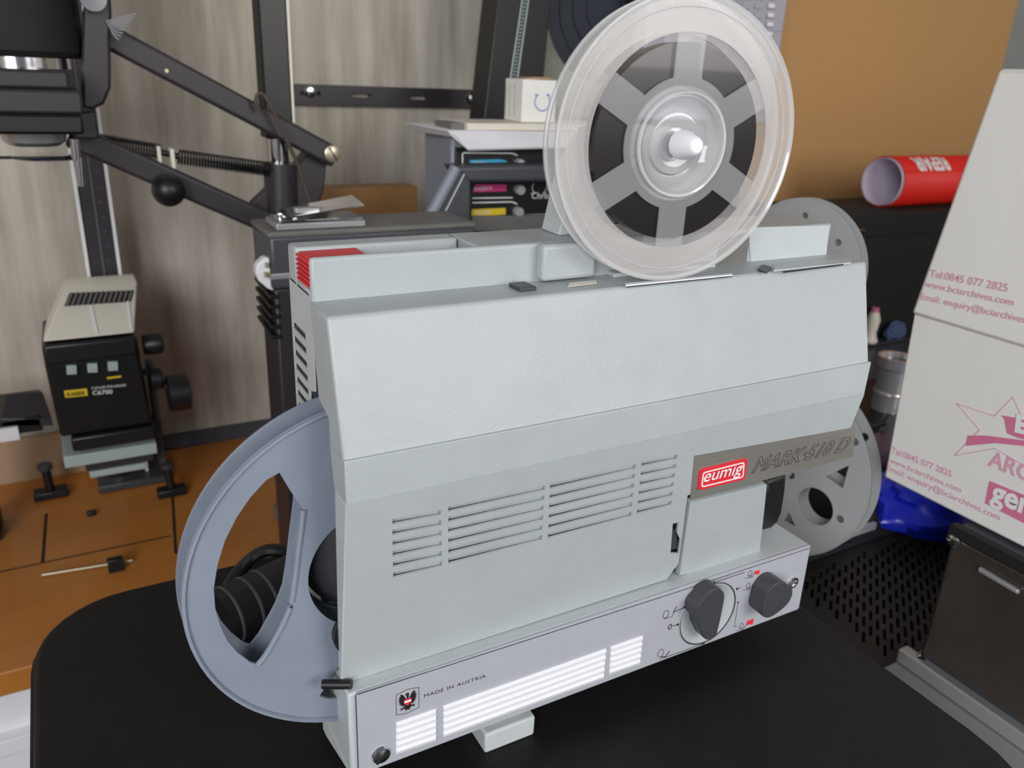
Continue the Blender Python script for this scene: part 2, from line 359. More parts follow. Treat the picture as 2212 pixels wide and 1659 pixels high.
# base and control panel
MB().prism([(.0012, .7745), (.050, .7745), (.050, .826), (.0012, .826)], 'x', .0885, .4045).build('base', 'paintside', pj, .0012)
pq = [(.0925, .7748), (.4052, .7748), (.4040, .8258), (.0925, .8258)]
cp = shape('control_panel', [rquad(pq, .0012)], .0016, FRONT(.0015), 'panel', pj, bev=.0002)
YP = -.0003
def Q(px, py, off=0): return P(px, py, y=YP - off)
b = MB()
for g in (((855, 1561), (942, 1531), (942, 1599), (855, 1629)), ((957, 1525), (1309, 1401), (1303, 1465), (957, 1592)), ((1319, 1397), (1388, 1373), (1381, 1434), (1315, 1457))):
    for i, q in enumerate(rows(g, 5, .86, lambda x_, y_: Q(x_, y_))):
        mid = [(q[0] + q[3]) / 2 * .55 + q[3] * .0 + (q[0]) * .45, (q[1] + q[2]) / 2 * .55 + q[1] * .45]
        b.raw([q[0], q[1], mid[1] + Vector((-.0006, -.0016, 0)), mid[0] + Vector((.0006, -.0016, 0)), q[2] + Vector((0, -.0004, 0)), q[3] + Vector((0, -.0004, 0))], [(0, 1, 2, 3), (3, 2, 4, 5), (0, 3, 5), (1, 4, 2)])
b.build('panel_louvers', 'white', pj)
fl = segs([Q(768, 1501), Q(774, 1672)], .0004, NY) + segs([Q(772, 1500), Q(1440, 1286), Q(1748, 1184)], .0004, NY)
flat('panel_border', fl, None, 'ink', cp)
merge('panel_lettering', [text_fit('MADE IN AUSTRIA', Q(916, 1507), Q(1049, 1463), UP, NY, lift=.0001, hs=.78, sp=1.1)], 'ink', cp)
# coat of arms
em = [(870, 0)]
xa, xb, za, zb2 = .1125, .1250, .8040, .8185
out = [(xa, za + .0007), (xa + .0062, za - .0004), (xb, za + .0007), (xb, zb2 - .0007), (xa + .0062, zb2 + .0006), (xa, zb2 - .0007)]
inn = [(xa + (x - xa - .00625) * 0 + (x - .11875) * .96 + .00625, .8112 + (z - .8112) * .965) for x, z in out]
me1 = shape_mesh([out, inn], .0001, FRONT(YP))
ex, ez = .11875, .8112
L_ = lambda pts: [(ex + x * .001, ez + z * .001) for x, z in pts]
wing = [(.6, 1.6), (1.5, 3.2), (2.2, 4.6), (3.2, 5.6), (4.2, 5.4), (3.7, 4.4), (4.9, 4.2), (4.0, 3.2), (5.2, 2.6), (4.2, 1.9), (5.0, 1.0), (4.0, .7), (4.6, -.4), (3.6, -.5), (3.9, -1.6), (2.9, -1.4), (2.8, -2.6), (2.0, -1.8), (1.2, -2.6), (.6, -2)]
body = [(-.9, -2.2), (.9, -2.2), (2.2, -4.8), (1.2, -4.4), (.9, -6), (0, -4.9), (-.9, -6), (-1.2, -4.4), (-2.2, -4.8)]
head = [(-.5, 1.8), (.5, 1.8), (.6, 3.4), (.9, 4.6), (.2, 5.6), (-.9, 5.2), (-1.5, 4.4), (-.6, 4.2)]
legs = [(-1.2, -2), (-2.8, -3.2), (-4.2, -3.0), (-3.4, -3.8), (-4.2, -4.6), (-2.8, -4.2), (-1.0, -3)]
mes = [me1] + [shape_mesh([L_(w)], .0001, FRONT(YP)) for w in (wing, [(-x, z) for x, z in wing][::-1], body, head, legs, [(-x, z) for x, z in legs][::-1])]
eb = merge('crest', mes, 'ink', cp)
shape('crest_shield', [L_([(-1.9, 1.8), (1.9, 1.8), (1.8, -1), (0, -2.4), (-1.8, -1)])], .00012, FRONT(YP - .0001), 'redp', eb)
shape('crest_bar', [L_([(-1.9, .8), (1.9, .8), (1.85, -.3), (-1.85, -.3)])], .00012, FRONT(YP - .0002), 'whitep', eb)
# dial, knobs, jewel, screw
dc = Vector((.3190, YP, .7995))
MB().lathe([(.0222, 0), (.0222, .0006), (.0208, .0009), (.0200, .0004), (.0001, .0004)], dc, NY, 72).build('dial', 'paint', pj)
MB().lathe([(.0219, .0006), (.0224, .0010), (.0222, .0012), (.0216, .0007)], dc, NY, 72, cap=False).build('dial_ring', 'ink', pj)
kp = [(1520, 1281), (1548, 1266), (1562, 1272), (1569, 1284), (1562, 1325), (1553, 1362), (1546, 1380), (1524, 1386), (1514, 1374), (1505, 1360), (1503, 1346), (1492, 1336), (1491, 1320), (1498, 1308), (1510, 1296)]
kf = [(P(a, c_, y=-.0125).x, P(a, c_, y=-.0125).z) for a, c_ in kp]
kc = (sum(p[0] for p in kf) / len(kf), sum(p[1] for p in kf) / len(kf))
kf = [(kc[0] + .0036 + (p[0] - kc[0]) * .74, kc[1] - .0022 + (p[1] - kc[1]) * .90) for p in kf]
kf = [tuple(v) for v in smooth([Vector(p) for p in kf + kf[:1]], 3)][:-1]
shape('selector_knob', [kf], .0085, FRONT(YP - .001), 'dark', pj, bev=.0010)
kc2 = P(1668, 1287, y=-.008)
lob = [((.0118 + .0011 * math.cos(3 * t + .4)) * math.cos(t), (.0118 + .0011 * math.cos(3 * t + .4)) * math.sin(t)) for t in [2 * PI * k / 60 for k in range(60)]]
shape('focus_knob', [lob], .011, frame((kc2.x, YP, kc2.z), (1, 0, 0), UP), 'dark', pj, bev=.0012)
jc = Q(1712, 1258); MB().lathe([(.0044, 0), (.0042, .0012), (.0030, .0014), (.0026, .0006), (.0001, .0006)], jc, NY, 32).build('jack_socket', 'chrome', pj)
scw = Q(823, 1630); so = MB().lathe([(.0052, 0), (.0046, .0012), (.0028, .0020), (.0001, .0022)], scw, NY, 32).build('screw', 'chrome', pj)
MB().box(-.0045, .0045, -.0007, .0007, .0016, .00225, frame(scw, (.7, 0, .8), UP)).build('screw_slot', 'ink', so)
# pictograms
pr = []; rd = []
def icon():
    if pr: flat('pictogram', list(pr), None, 'ink', cp); pr.clear()
def ln(pts, w=.0004): pr.extend(segs([Q(*p) for p in pts], w, NY))
def dot(px, py, r=.0009): pr.append(([Q(px, py) + Vector((r * math.cos(t), 0, r * math.sin(t))) for t in [2 * PI * k / 12 for k in range(12)]], NY))
def ring(px, py, r, w=.0005):
    c = Q(px, py); pp = [c + Vector((r * .75 * math.cos(2 * PI * k / 16), 0, r * math.sin(2 * PI * k / 16))) for k in range(17)]
    pr.extend(segs(pp, w, NY))
ln([(1542, 1258), (1570, 1249), (1608, 1236)]); dot(1542, 1258)
icon(); ln([(1592, 1272), (1601, 1269)]); dot(1592, 1272)
icon(); ln([(1594, 1302), (1590, 1330), (1586, 1353), (1592, 1353)], .0003); dot(1594, 1301, .0007)
icon(); ln([(1479, 1312), (1455, 1322)]); dot(1478, 1312); ln([(1454, 1323), (1462, 1310)], .0006)
icon(); ring(1438, 1327, .0028, .0003); ln([(1434, 1337), (1452, 1331), (1456, 1320)], .0003)
icon(); ring(1447, 1354, .0017, .0006); ln([(1453, 1352), (1463, 1349)]); dot(1464, 1349)
icon(); ring(1427, 1411, .0030, .0003); ln([(1427, 1418), (1437, 1419), (1446, 1406)], .0006); ln([(1425, 1424), (1470, 1408), (1520, 1390)], .0004); dot(1520, 1390, .0008)
for (u0, v0) in ((1623, 1237), (1619, 1263), (1604, 1350)):
    icon(); ring(u0 - 3, v0 + 2, .0022, .0003); ln([(u0 - 5, v0 + 6), (u0 + 2, v0 + 8), (u0 + 8, v0 - 2)], .0004); ln([(u0 - 14, v0 + 12), (u0 + 3, v0 + 10)], .0003)
rd = [([Q(*p) for p in pl], NY) for pl in (((1630, 1234), (1641, 1231), (1640, 1240), (1631, 1241)), ((1627, 1261), (1637, 1256), (1636, 1266), (1627, 1267)), ((1613, 1342), (1628, 1336), (1626, 1348), (1612, 1350)))]
icon()
for r_ in rd: flat('red_mark', [r_], None, 'redp', cp)
# feet
MB().box(.1665, .199, .0035, .045, TZ, .7645).build('foot', 'paintside', pj, .0015)
MB().box(.172, .194, .012, .045, .7645, .7745).build('foot_post', 'paint', pj)
for xx in (.10, .36): MB().box(xx, xx + .022, .052, .075, TZ, .7745).build('foot', 'dark', pj, .001)
MB().box(.0885, .395, .050, .078, .7745, .82).build('rear_base', 'paintside', pj, .001)
MB().prism([(.0015, .7745), (.046, .7600), (.052, .7600), (.052, .7745)], 'x', .0885, .0925).build('base_lip', 'paintside', pj, .0005)
# rear housing, ridge, channel
b = MB(); b.box(.0928, .290, .0425, .069, .82, .972); b.box(.0928, .405, .0335, .069, .972, 1.017); b.box(.2925, .405, .0335, .069, .893, .972)
b.build('rear_housing', 'paint', pj, .0006)
vs_ = [[(y0_, z_), (y1_, z_), (y1_, z_ + .0034), (y0_, z_ + .0034)] for y0_, y1_, z_ in [(.0450, .0672, .9925 - .0068 * k) for k in range(8)]]
sidem = frame((.0885, 0, 0), (0, -1, 0), UP)               # normal -x
def yz(l): return [(-y_, z_) for y_, z_ in l]
shape('end_plate', [yz([(.0335, 1.0165), (.069, 1.0165), (.069, .82), (.0425, .82), (.0425, .969), (.0335, .972)])] + [yz(v) for v in vs_], .0007, sidem, 'paintside', pj, z0=-.0007)
MB().box(.0898, .0926, .043, .068, .93, 1.0).build('end_vent_backing', 'dark', pj)
b = MB()
b.box(.0885, .405, .0310, .0347, 1.0100, 1.033); b.box(.0885, .1688, .0347, .056, 1.0143, 1.0185); b.box(.0885, .1688, .056, .069, 1.0143, 1.0325)
b.box(.1688, .405, .0347, .069, 1.0143, 1.0325)
b.build('ridge', 'paint', pj, .0014)
b = MB(); b.box(.094, .1165, .0352, .0555, 1.0185, 1.0312)
for k in range(6): b.box(.0885, .0945, .0352, .0555, 1.0188 + k * .0021, 1.0200 + k * .0021)
b.box(.0900, .0945, .0352, .0555, 1.0185, 1.0312)
b.build('slide_switch', 'red', pj, .0005)
MB().box(.1985, .2298, .0235, .0312, 1.0155, 1.0335).build('film_guard', 'paint', pj, .0022, seg=3)
MB().box(.1815, .1905, .0150, .0262, 1.0143, 1.0163).build('push_button', 'dark', pj, .0005)
# top details: raised film track plates
def onT(px, py, z=1.0146): return P(px, py, z=z)
def slab(name, pts, m, h=.0008, z=1.0144, par=pj, bev=.0003):
    return MB().ext([P(a, c_, z=z) for a, c_ in pts], (0, 0, h)).build(name, m, par, bev)
slab('film_track', [(1300, 588), (1325, 600), (1545, 578), (1538, 560), (1310, 580)], 'paintside', .0022)
slab('film_label', [(1225, 621), (1290, 613), (1288, 606), (1230, 612)], 'cream', .0003, 1.0146)
b = MB(); b.ext([P(a, c_, z=1.0146) for a, c_ in ((1352, 619), (1582, 596), (1581, 598), (1353, 621))], (0, 0, .0003)); b.build('track_edge', 'ink', pj)
b = MB(); b.ext([P(a, c_, z=1.0146) for a, c_ in ((1350, 616), (1580, 594), (1582, 597), (1352, 620))], (0, 0, .0010)); b.build('track_lip', 'white', pj)
slab('track_plate', [(1672, 577), (1835, 560), (1838, 571), (1670, 588)], 'paintside', .0012)
slab('track_slot', [(1690, 587), (1822, 571), (1822, 573), (1692, 590)], 'ink', .0003, 1.0150)
slab('film_inlet', [(1636, 583), (1645, 573), (1654, 574), (1667, 579), (1656, 591)], 'black', .0004, 1.0148, bev=0)
b = MB(); b.ext([P(a, c_, y=.0300) for a, c_ in ((1618, 492), (1792, 486), (1786, 552), (1622, 566))], (0, .004, 0)); b.build('guide_wall', 'paintside', pj, .0005)
b = MB(); b.ext([P(a, c_, y=.0302) for a, c_ in ((1560, 520), (1620, 500), (1612, 575), (1540, 590))], (0, .0005, 0)); b.build('recess_shade', 'gmetal', pj)  # flat grey sheet paints the shade of the cavity beside the guide wall
# supply arm
RC = Vector((.2590, .0060, 1.0812)); yw, tl = -.116, .03
Rn = Vector((math.sin(yw) * math.cos(tl), -math.cos(yw) * math.cos(tl), math.sin(tl)))
b = MB(); pts = [(.2205, 1.0326), (.2375, 1.0326), (.2490, 1.056), (.268, 1.078), (.258, 1.088), (.2400, 1.085), (.2275, 1.066)]
b.prism([(p[0], p[1]) for p in pts], 'y', .046, .064); b.build('supply_arm', 'paintside', pj, .0012)
MB().prism([(.2375, 1.0326), (.2480, 1.0326), (.270, 1.070), (.2490, 1.056)], 'y', .050, .064).build('arm_brace', 'paint', pj, .001)
MB().lathe([(.0075, -.040), (.0075, -.004)], RC, Rn, 24).build('supply_spindle', 'steelm', pj)
MB().lathe([(.0042, -.004), (.0068, -.001), (.0066, .004), (.0052, .007), (.0042, .0115), (.0028, .0128), (.0001, .0128)], RC + Rn * .002, Rn, 12).build('spindle_cap', 'white', pj, .0004)
# take-up drive
GC = Vector((.1106, .020, .8813))
MB().lathe([(.0320, 0), (.0320, .005), (.026, .010), (.012, .012), (.0045, .0122), (.0045, .028)], GC + Vector((0, .0425 - .020, 0)), NY, 48).build('take_up_spindle', 'dark', pj)
MB().bar(P(697, 1478, y=.013), P(759, 1478, y=.005), .0024).build('lever', 'black', pj)
MB().cyl((.098, .014, .853), NY, .0125, .004).build('guide_roller', 'black', pj)
# ------------------------------------------------------------------ reels
def arcwin(r0, r1, a0, a1, n=10):
    o = [(r1 * math.cos(a0 + (a1 - a0) * k / n), r1 * math.sin(a0 + (a1 - a0) * k / n)) for k in range(n + 1)]
    return o + [(r0 * math.cos(a1 - (a1 - a0) * k / n), r0 * math.sin(a1 - (a1 - a0) * k / n)) for k in range(n + 1)]
def lathe_mesh(prof, mtx, n=96):
    m = MB(); m.lathe([(r_, h_) for r_, h_ in prof], (0, 0, 0), (0, 0, 1), n, cap=False)
    bmesh.ops.recalc_face_normals(m.bm, faces=m.bm.faces); me = bpy.data.meshes.new('t'); m.bm.to_mesh(me); m.bm.free(); me.transform(mtx); return me
# grey take-up reel
gr = root('film_reel', tuple(GC), 'large grey plastic film reel on the rear end of the projector', 'film reel', 'seven inch reels')
gm = FRONT(GC.y); gm.translation = GC
def g2(px, py): p = P(px, py, y=GC.y) - GC; return Vector((p.x, p.z))
w0 = [g2(*p) for p in ((604, 1020), (575, 1036), (540, 1074), (510, 1118), (485, 1168), (469, 1220), (461, 1270), (464, 1315), (474, 1350), (490, 1384), (512, 1410), (540, 1432), (556, 1436), (575, 1412), (600, 1368), (616, 1336), (629, 1300), (637, 1250), (644, 1190), (652, 1130), (655, 1100), (640, 1078), (622, 1050))]
def rot(v, a): return (v.x * math.cos(a) - v.y * math.sin(a), v.x * math.sin(a) + v.y * math.cos(a))
wins = [[rot(v, k * 2 * PI / 3) for v in w0] for k in range(3)]
ff = shape('front_flange', [circle(.0889, 128), circle(.0335, 64)] + wins, .0012, gm, 'greyreel', gr, z0=-.0012, bev=.0002)
bm_ = gm.copy(); bm_.translation = GC + Vector((0, .0165, 0))
shape('rear_flange', [circle(.0889, 128), circle(.0335, 64)] + wins, .0012, bm_, 'greyreel', gr, z0=0, bev=.0002)
fin('rim_bead', lathe_mesh([(.0889, 0), (.0889, .0016), (.0876, .0018), (.0868, .0006), (.0868, 0)], gm), 'greyreel', ff)
b = MB()
for k in range(3):                                   # raised rib along the inner edge of each opening
    pp = [rot(w0[i], k * 2 * PI / 3) for i in range(12, 21)]
    b.tube(smooth([gm @ Vector((x_, y_, .0002)) for x_, y_ in pp], 4), .0014, 8)
b.build('spoke_ribs', 'greyreel', ff)
fin('hub', lathe_mesh([(.0375, -.0165), (.0375, -.0012), (.0340, -.0012), (.0340, -.0165), (.0375, -.0165)], gm), 'greyreel', gr)
# clear supply reel with film
cl = root('film_reel', tuple(RC), 'clear plastic film reel half full of dark film on top of the projector', 'film reel')
cm = frame(RC, Vector((-Rn.y, Rn.x, 0)), UP)
R1 = .0637
sp = [math.radians(90 + 60 * k) for k in range(6)]
def cwins():
    out = []
    for k in range(6):
        a0, a1 = sp[k], sp[k] + math.radians(60); hw = .0074
        d0o, d1i = math.asin(hw / .0484), math.asin(hw / .0300)
        o = [(.0484 * math.cos(t), .0484 * math.sin(t)) for t in [a0 + d0o + (a1 - a0 - 2 * d0o) * i / 12 for i in range(13)]]
        o += [(.0300 * math.cos(t), .0300 * math.sin(t)) for t in [a1 - d1i - (a1 - a0 - 2 * d1i) * i / 8 for i in range(9)]]
        out.append(o)
    return out
cmb = cm @ Matrix.Translation((0, 0, -.0115))
def spider():
    outr = circle(.0486, 96)
    return [outr, circle(.0228, 64)] + cwins()
ff = shape('front_flange', [circle(R1, 128), circle(.0486, 96)], .0009, cm, 'clear', cl, z0=0, bev=.0002)
shape('front_spokes', spider(), .0009, cm, 'clears', cl, z0=0, bev=.0001)
shape('rear_flange', [circle(R1, 128), circle(.0486, 96)], .0009, cmb, 'clear', cl, z0=0, bev=.0002)
shape('rear_spokes', spider(), .0009, cmb, 'clears', cl, z0=0, bev=.0001)
fin('rim_bead', lathe_mesh([(.0648, -.0006), (.0650, .0014), (.0640, .0018), (.0628, .0010), (.0628, -.0006), (.0648, -.0006)], cm), 'clearc', ff)
fin('rim_bead_rear', lathe_mesh([(.0648, -.0126), (.0650, -.0106), (.0640, -.0102), (.0628, -.0110), (.0628, -.0126), (.0648, -.0126)], cm), 'clearc', ff)
fin('rim_step', lathe_mesh([(.0585, .0008), (.0590, .0014), (.0595, .0008)], cm), 'clearc', ff)
fin('hub_bowl', lathe_mesh([(.0228, .0030), (.0238, .0034), (.0242, .0020), (.0232, .0004), (.0215, .0012), (.0175, -.0040), (.0150, -.0048), (.0140, -.0030), (.0100, -.0026), (.0070, -.0036)], cm), 'clearc', cl)
fin('film_roll', lathe_mesh([(.0262, -.0112), (.0445, -.0112), (.0445, -.0012), (.0262, -.0012), (.0262, -.0112)], cm), 'film', cl)
fin('hub_core', lathe_mesh([(.0240, -.0108), (.0260, -.0108), (.0260, .0000), (.0240, .0000), (.0240, -.0108)], cm), 'clear', cl)
# two milky reels on a rewind stand on the far bench
BZ = .65
def side_reel(c, r, label, holes, yaw=-80, tilt=10, thick=.018, group=None):
    yaw, tilt = math.radians(yaw), math.radians(tilt)
    n = Vector((math.sin(yaw) * math.cos(tilt), -math.cos(yaw) * math.cos(tilt), math.sin(tilt)))
    u = UP.cross(n).normalized()
    m = frame(c, u, UP)
    rt = root('film_reel', tuple(c), label, 'film reel', group)
    loops = [circle(r, 96)] + holes
    shape('front_flange', loops, .0012, m, 'frost', rt, z0=0, bev=.0002)
    shape('rear_flange', loops, .0012, m, 'frost', rt, z0=-thick, bev=.0002)
    fin('hub', lathe_mesh([(.020, -thick), (.020, .001), (.017, .001), (.017, -thick), (.020, -thick)], m, 48), 'frost', rt)
    fin('rim_bead', lathe_mesh([(r, -.0005), (r, .0018), (r - .0015, .002), (r - .002, -.0005), (r, -.0005)], m), 'frost', rt)
    return m, rt
lc = Vector((.604, .207, .7516)); lr = .0997
tri = lambda pts: [tuple(p) for p in pts]
m, rt = side_reel(lc, lr, 'large milky plastic film reel with a big round opening, right of the projector lens', [circle(.0195, 32, (.0500, -.0290)), tri([(.0540, .0060), (.0745, .0270), (.0735, .0010)]), tri([(.0200, -.0600), (.0240, -.0480), (.0350, -.0605)]), circle(.0042, 16, (.0748, .0515)), circle(.0042, 16, (.0770, -.0300)), circle(.005, 16, (.018, -.0078))])
fin('opening_collar', lathe_mesh([(.0195, -.016), (.0215, -.016), (.0215, .002), (.0195, .002), (.0195, -.016)], m @ Matrix.Translation((.05, -.029, 0)), 40), 'frost', rt)
uc = CAM + (Vector((.4833, .1199, .9807)) - CAM) * 1.245
m, rt = side_reel(uc, .0635, 'small milky plastic film reel rising behind the right end of the projector top', [circle(.0035, 12, (.0, .048)), circle(.0035, 12, (.037, .030)), tri([(.030, -.001), (.043, .004), (.043, -.016), (.032, -.014)]), circle(.0035, 12, (-.04, .02))], yaw=-80, tilt=10, thick=.012)
st = root('rewind_stand', (.632, .21, BZ), 'black stand carrying the two milky reels behind the right end of the projector', 'stand')
MB().box(.628, .70, .17, .25, BZ, BZ + .012).build('base', 'black', st, .002)
MB().box(.645, .675, .162, .222, BZ + .012, .716).build('dark_backing', 'blackm', st, .002)  # black block added so the big reel opening looks dark
MB().bar((.655, .205, BZ + .01), (.655, .205, .985), .007).build('post', 'black', st)
MB().bar((.655, .207, .760), (.608, .207, .752), .004).build('spindle', 'steelm', st)
MB().bar((.655, .207, .957), (uc.x + .004, uc.y + .001, uc.z), .004).build('spindle', 'steelm', st)
# ------------------------------------------------------------------ right bench, heater grille, cabinet
rb = root('bench', (.9, .3, 0), 'pale grey bench to the right of the black table', 'bench')
gx0 = .5555
MB().box(gx0 - .035, 2.6, -.9, .022, BZ - .03, BZ - .0005).build('front_top', 'bench', rb, .002)
MB().box(.94, 2.6, .022, .176, BZ - .03, BZ - .0005).build('rear_top', 'greyd', rb)
MB().box(.56, 2.6, .176, .53, BZ - .03, BZ - .0005).build('rear_top', 'greyd', rb)
MB().box(1.10, 2.6, .53, .835, BZ - .03, BZ - .0005).build('rear_top', 'greyd', rb)
MB().box(.62, 2.6, -.8, .018, .0, BZ - .03).build('carcass', 'greyd', rb)
MB().box(.62, 2.6, .18, .52, .0, BZ - .03).build('carcass', 'greyd', rb)
ht = root('heater', (.7, .1, 0), 'dark slotted metal heater top between the projector and the brown fronted cabinet', 'heater')
gz = BZ - .012
lo = [[(.522, .023), (.935, .023), (.935, .172), (.522, .172)]]
da = P(1880, 1300, z=gz); db_ = P(1880, 1200, z=gz); dv = Vector((db_.x - da.x, db_.y - da.y)).normalized(); dn = Vector((dv.y, -dv.x))
org = Vector((da.x, da.y)); cnt = 0
for i in range(-40, 41):
    for j in range(-12, 13):
        c_ = org + dn * (i * .0060) + dv * (j * .025 + (i % 2) * .0125)
        a_, b_ = c_ - dv * .0088, c_ + dv * .0088
        if all(.585 < q.x < .925 and .030 < q.y < .165 for q in (a_, b_)):
            w = dn * .0015; lo.append([tuple(a_ - w), tuple(b_ - w), tuple(b_ + w), tuple(a_ + w)])
shape('grille', lo, .0015, Matrix.Translation((0, 0, gz)), 'grill', ht)
MB().box(.522, .935, .023, .172, .05, gz - .03).build('body', 'blackm', ht)
MB().box(.522, .53, .023, .172, gz - .03, gz).build('rim', 'grill', ht)
tr = root('shelf_tray', (.68, .185, BZ), 'thin white tray edge under the blue bag behind the dark heater', 'tray')
MB().box(.60, .748, .1765, .23, BZ, BZ + .004).build('tray_base', 'white', tr, .0008)
MB().box(.60, .748, .1765, .181, BZ + .004, BZ + .009).build('tray_lip', 'white', tr, .0006)
cbn = root('cabinet', (.7, -.2, BZ), 'dark grey cabinet with a smoky brown front panel standing under the printed white carton', 'cabinet')
MB().box(.588, .86, -.60, .010, BZ + .0, .790).build('body', 'greyd', cbn, .004)
fp = MB().box(.584, .588, -.596, .006, BZ + .018, .781).build('front_panel', 'brown', cbn, .003)
MB().box(.580, .589, -.60, .010, .783, .792).build('top_rail', 'blackm', cbn, .001)
MB().box(.576, .588, -.62, .022, BZ, BZ + .014).build('bottom_rail', 'steelm', cbn, .002)
for q in ((2063, 1165), (1988, 1428)):
    p = P(*q, x=.584); MB().lathe([(.006, 0), (.0055, .003), (.003, .0045), (.0001, .005)], p, NX, 24).build('stud', 'chrome', cbn)
hh = [P(*q, x=.5835) for q in ((2120, 1222), (2205, 1272), (2205, 1282), (2118, 1232))]
MB().ext(hh, (-.004, 0, 0)).build('handle', 'steelm', cbn, .0008)
# printed white carton
bx = root('carton', (.75, -.1, .792), 'large white archive carton with pink printing at the right edge', 'box')
BX = .599
LB = P(1910, 1030, x=BX); LT = P(1970, 690, x=BX)
zb_, zm_ = .7925, LT.z
yb_, ym_ = P(1910, 1028, x=BX).y, LT.y
zt_ = P(2160, 148, x=BX).z; yt_ = P(2160, 148, x=BX).y
MB().hexa([Vector((BX, yb_, zb_)), Vector((BX, ym_, zm_ + .01)), Vector((BX, -.30, zm_ + .01)), Vector((BX, -.30, zb_))],
          [Vector((BX + .3, yb_, zb_)), Vector((BX + .3, ym_, zm_ + .01)), Vector((BX + .3, -.30, zm_ + .01)), Vector((BX + .3, -.30, zb_))]).build('body', 'card', bx, .002)
LX = BX - .004; fb = P(1967, 678, x=LX); 
MB().hexa([Vector((LX, fb.y, fb.z)), Vector((LX + .002, yt_, zt_)), Vector((LX + .002, -.31, zt_)), Vector((LX, -.31, fb.z))],
          [Vector((LX + .31, fb.y, fb.z)), Vector((LX + .305, yt_, zt_)), Vector((LX + .305, -.31, zt_)), Vector((LX + .31, -.31, fb.z))]).build('lid', 'card', bx, .003)
def bt(s, a, c_, x, **k): return text_fit(s, P(*a, x=x), P(*c_, x=x), UP, NX, lift=.0006, **k)
lx = LX - .0004
merge('lid_printing', [bt('Tel:0845 077 2825', (2009, 597), (2177, 630), lx, hs=1.0, bold=.006), bt('www.bciarchives.com', (1999, 619), (2190, 660), lx, hs=.9, bold=.006), bt('Email: enquiry@bciarchives.com', (1990, 646), (2262, 708), lx, hs=.95, bold=.006)], 'pinkl', bx)
bxx = BX - .0002
merge('carton_printing', [bt('Tel:0845 077 2825', (1926, 977), (2056, 1031), bxx, hs=1.05, bold=.006), bt('www.bciarchives.com', (1921, 998), (2076, 1064), bxx, hs=.9, bold=.006), bt('Email: enquiry@bciarchives.com', (1917, 1015), (2160, 1124), bxx, hs=.95, bold=.006)], 'pinkl', bx)
merge('archive_lettering', [bt('ARCHIVE', (2134, 1004), (2330, 1085), bxx, hs=1.1, bold=.02)], 'pinkl', bx)
def bxp(pts, off=0): return ([P(a, c_, x=BX - .0004 - off) for a, c_ in pts], NX)
star = [(2067, 872), (2148, 899), (2188, 858), (2210, 905), (2290, 915), (2250, 968), (2290, 1060), (2220, 1010), (2149, 969), (2062, 984), (2116, 929), (2067, 872)]
pp = [P(a, c_, x=BX - .0004) for a, c_ in star]
flat('star_outline', segs(pp, .0006, NX), None, 'pinkl', bx)
flat('pink_banner', [bxp([(2163, 897), (2240, 911), (2240, 955), (2200, 946), (2176, 936), (2170, 905)]), bxp([(2091, 941), (2130, 941), (2240, 955), (2240, 966), (2150, 957), (2086, 963)]), bxp([(2138, 1039), (2300, 1105), (2300, 1175), (2128, 1087)])], None, 'pink', bx, t=.0003)
merge('banner_lettering', [text_fit('gen', P(2139, 1078, x=BX - .0008), P(2226, 1115, x=BX - .0008), UP, NX, lift=.0004, bold=.03, hs=1.1)], 'whitep', bx)
merge('star_lettering', [text_fit('E', P(2192, 931, x=BX - .0008), P(2222, 938, x=BX - .0008), UP, NX, lift=.0004, bold=.05, hs=.9)], 'whitep', bx)
# ------------------------------------------------------------------ things between projector and carton
def lump(name, c, r, s3, m, label, cat, amp=.25, fr=2.2, seed=0):
    b = MB(); b.sphere((0, 0, 0), 1)
    from mathutils import noise
    for v in b.bm.verts:
        d = 1 + amp * noise.noise(v.co * fr + Vector((seed, 0, 0))) + amp * .4 * noise.noise(v.co * fr * 3 + Vector((0, seed, 0)))
        v.co = Vector((v.co.x * s3[0] * r * d, v.co.y * s3[1] * r * d, max(v.co.z * s3[2] * r * d, -s3[2] * r * .75))) + Vector(c)
    return tag(b.build(name, m), label, cat)
p = P(1940, 1105, z=BZ + .035)
p = P(1992, 1088, z=BZ + .03)
lump('plastic_bag', (p.x + .022, p.y, BZ + .030), .070, (1.12, .75, .62), 'blue', 'crumpled bright blue plastic bag below the white carton', 'bag', seed=3)
p = P(1898, 985, z=BZ + .03)
lump('cleaning_cloth', (p.x, p.y, BZ + .026), .034, (.9, .6, .95), 'pinkc', 'mauve crumpled cloth between the milky reel and the white carton', 'cloth', seed=5)
p = P(1905, 925, z=BZ + .03)
lump('dust_cloth', (p.x, p.y - .014, BZ + .022), .032, (1.2, .5, .9), 'rag', 'dark grey crumpled cloth under the chrome lens', 'cloth', seed=9)
LY = .46; ba = P(1914, 882, z=BZ + .05); LY = ba.y; lz = ba.z
pb = root('equipment_case', (ba.x, LY + .03, BZ), 'black case carrying the chrome lens, between projector and white carton', 'case')
MB().box(ba.x - .09, ba.x + .20, LY - .03, LY + .09, BZ, lz).build('body', 'black', pb, .003)
MB().box(ba.x - .088, ba.x + .198, LY - .032, LY - .03, BZ + .02, lz - .004).build('front_plate', 'blackm', pb, .0005)
hl = (P(1914, 775, y=LY).z - lz); rl = (P(1942, 800, y=LY).x - P(1886, 800, y=LY).x) / 2 * .8
lo_ = root('projection_lens', (ba.x, LY, lz), 'short chrome lens barrel standing upright on the black case', 'lens')
MB().lathe([(rl * .92, 0), (rl * .92, hl * .3), (rl * 1.0, hl * .32), (rl * .98, hl * .36), (rl * .92, hl * .38), (rl * .95, hl * .78), (rl * 1.12, hl * .82), (rl * 1.12, hl), (rl * .9, hl), (rl * .85, hl * .9)], (ba.x, LY, lz), UP, 40).build('barrel', 'alum', lo_)
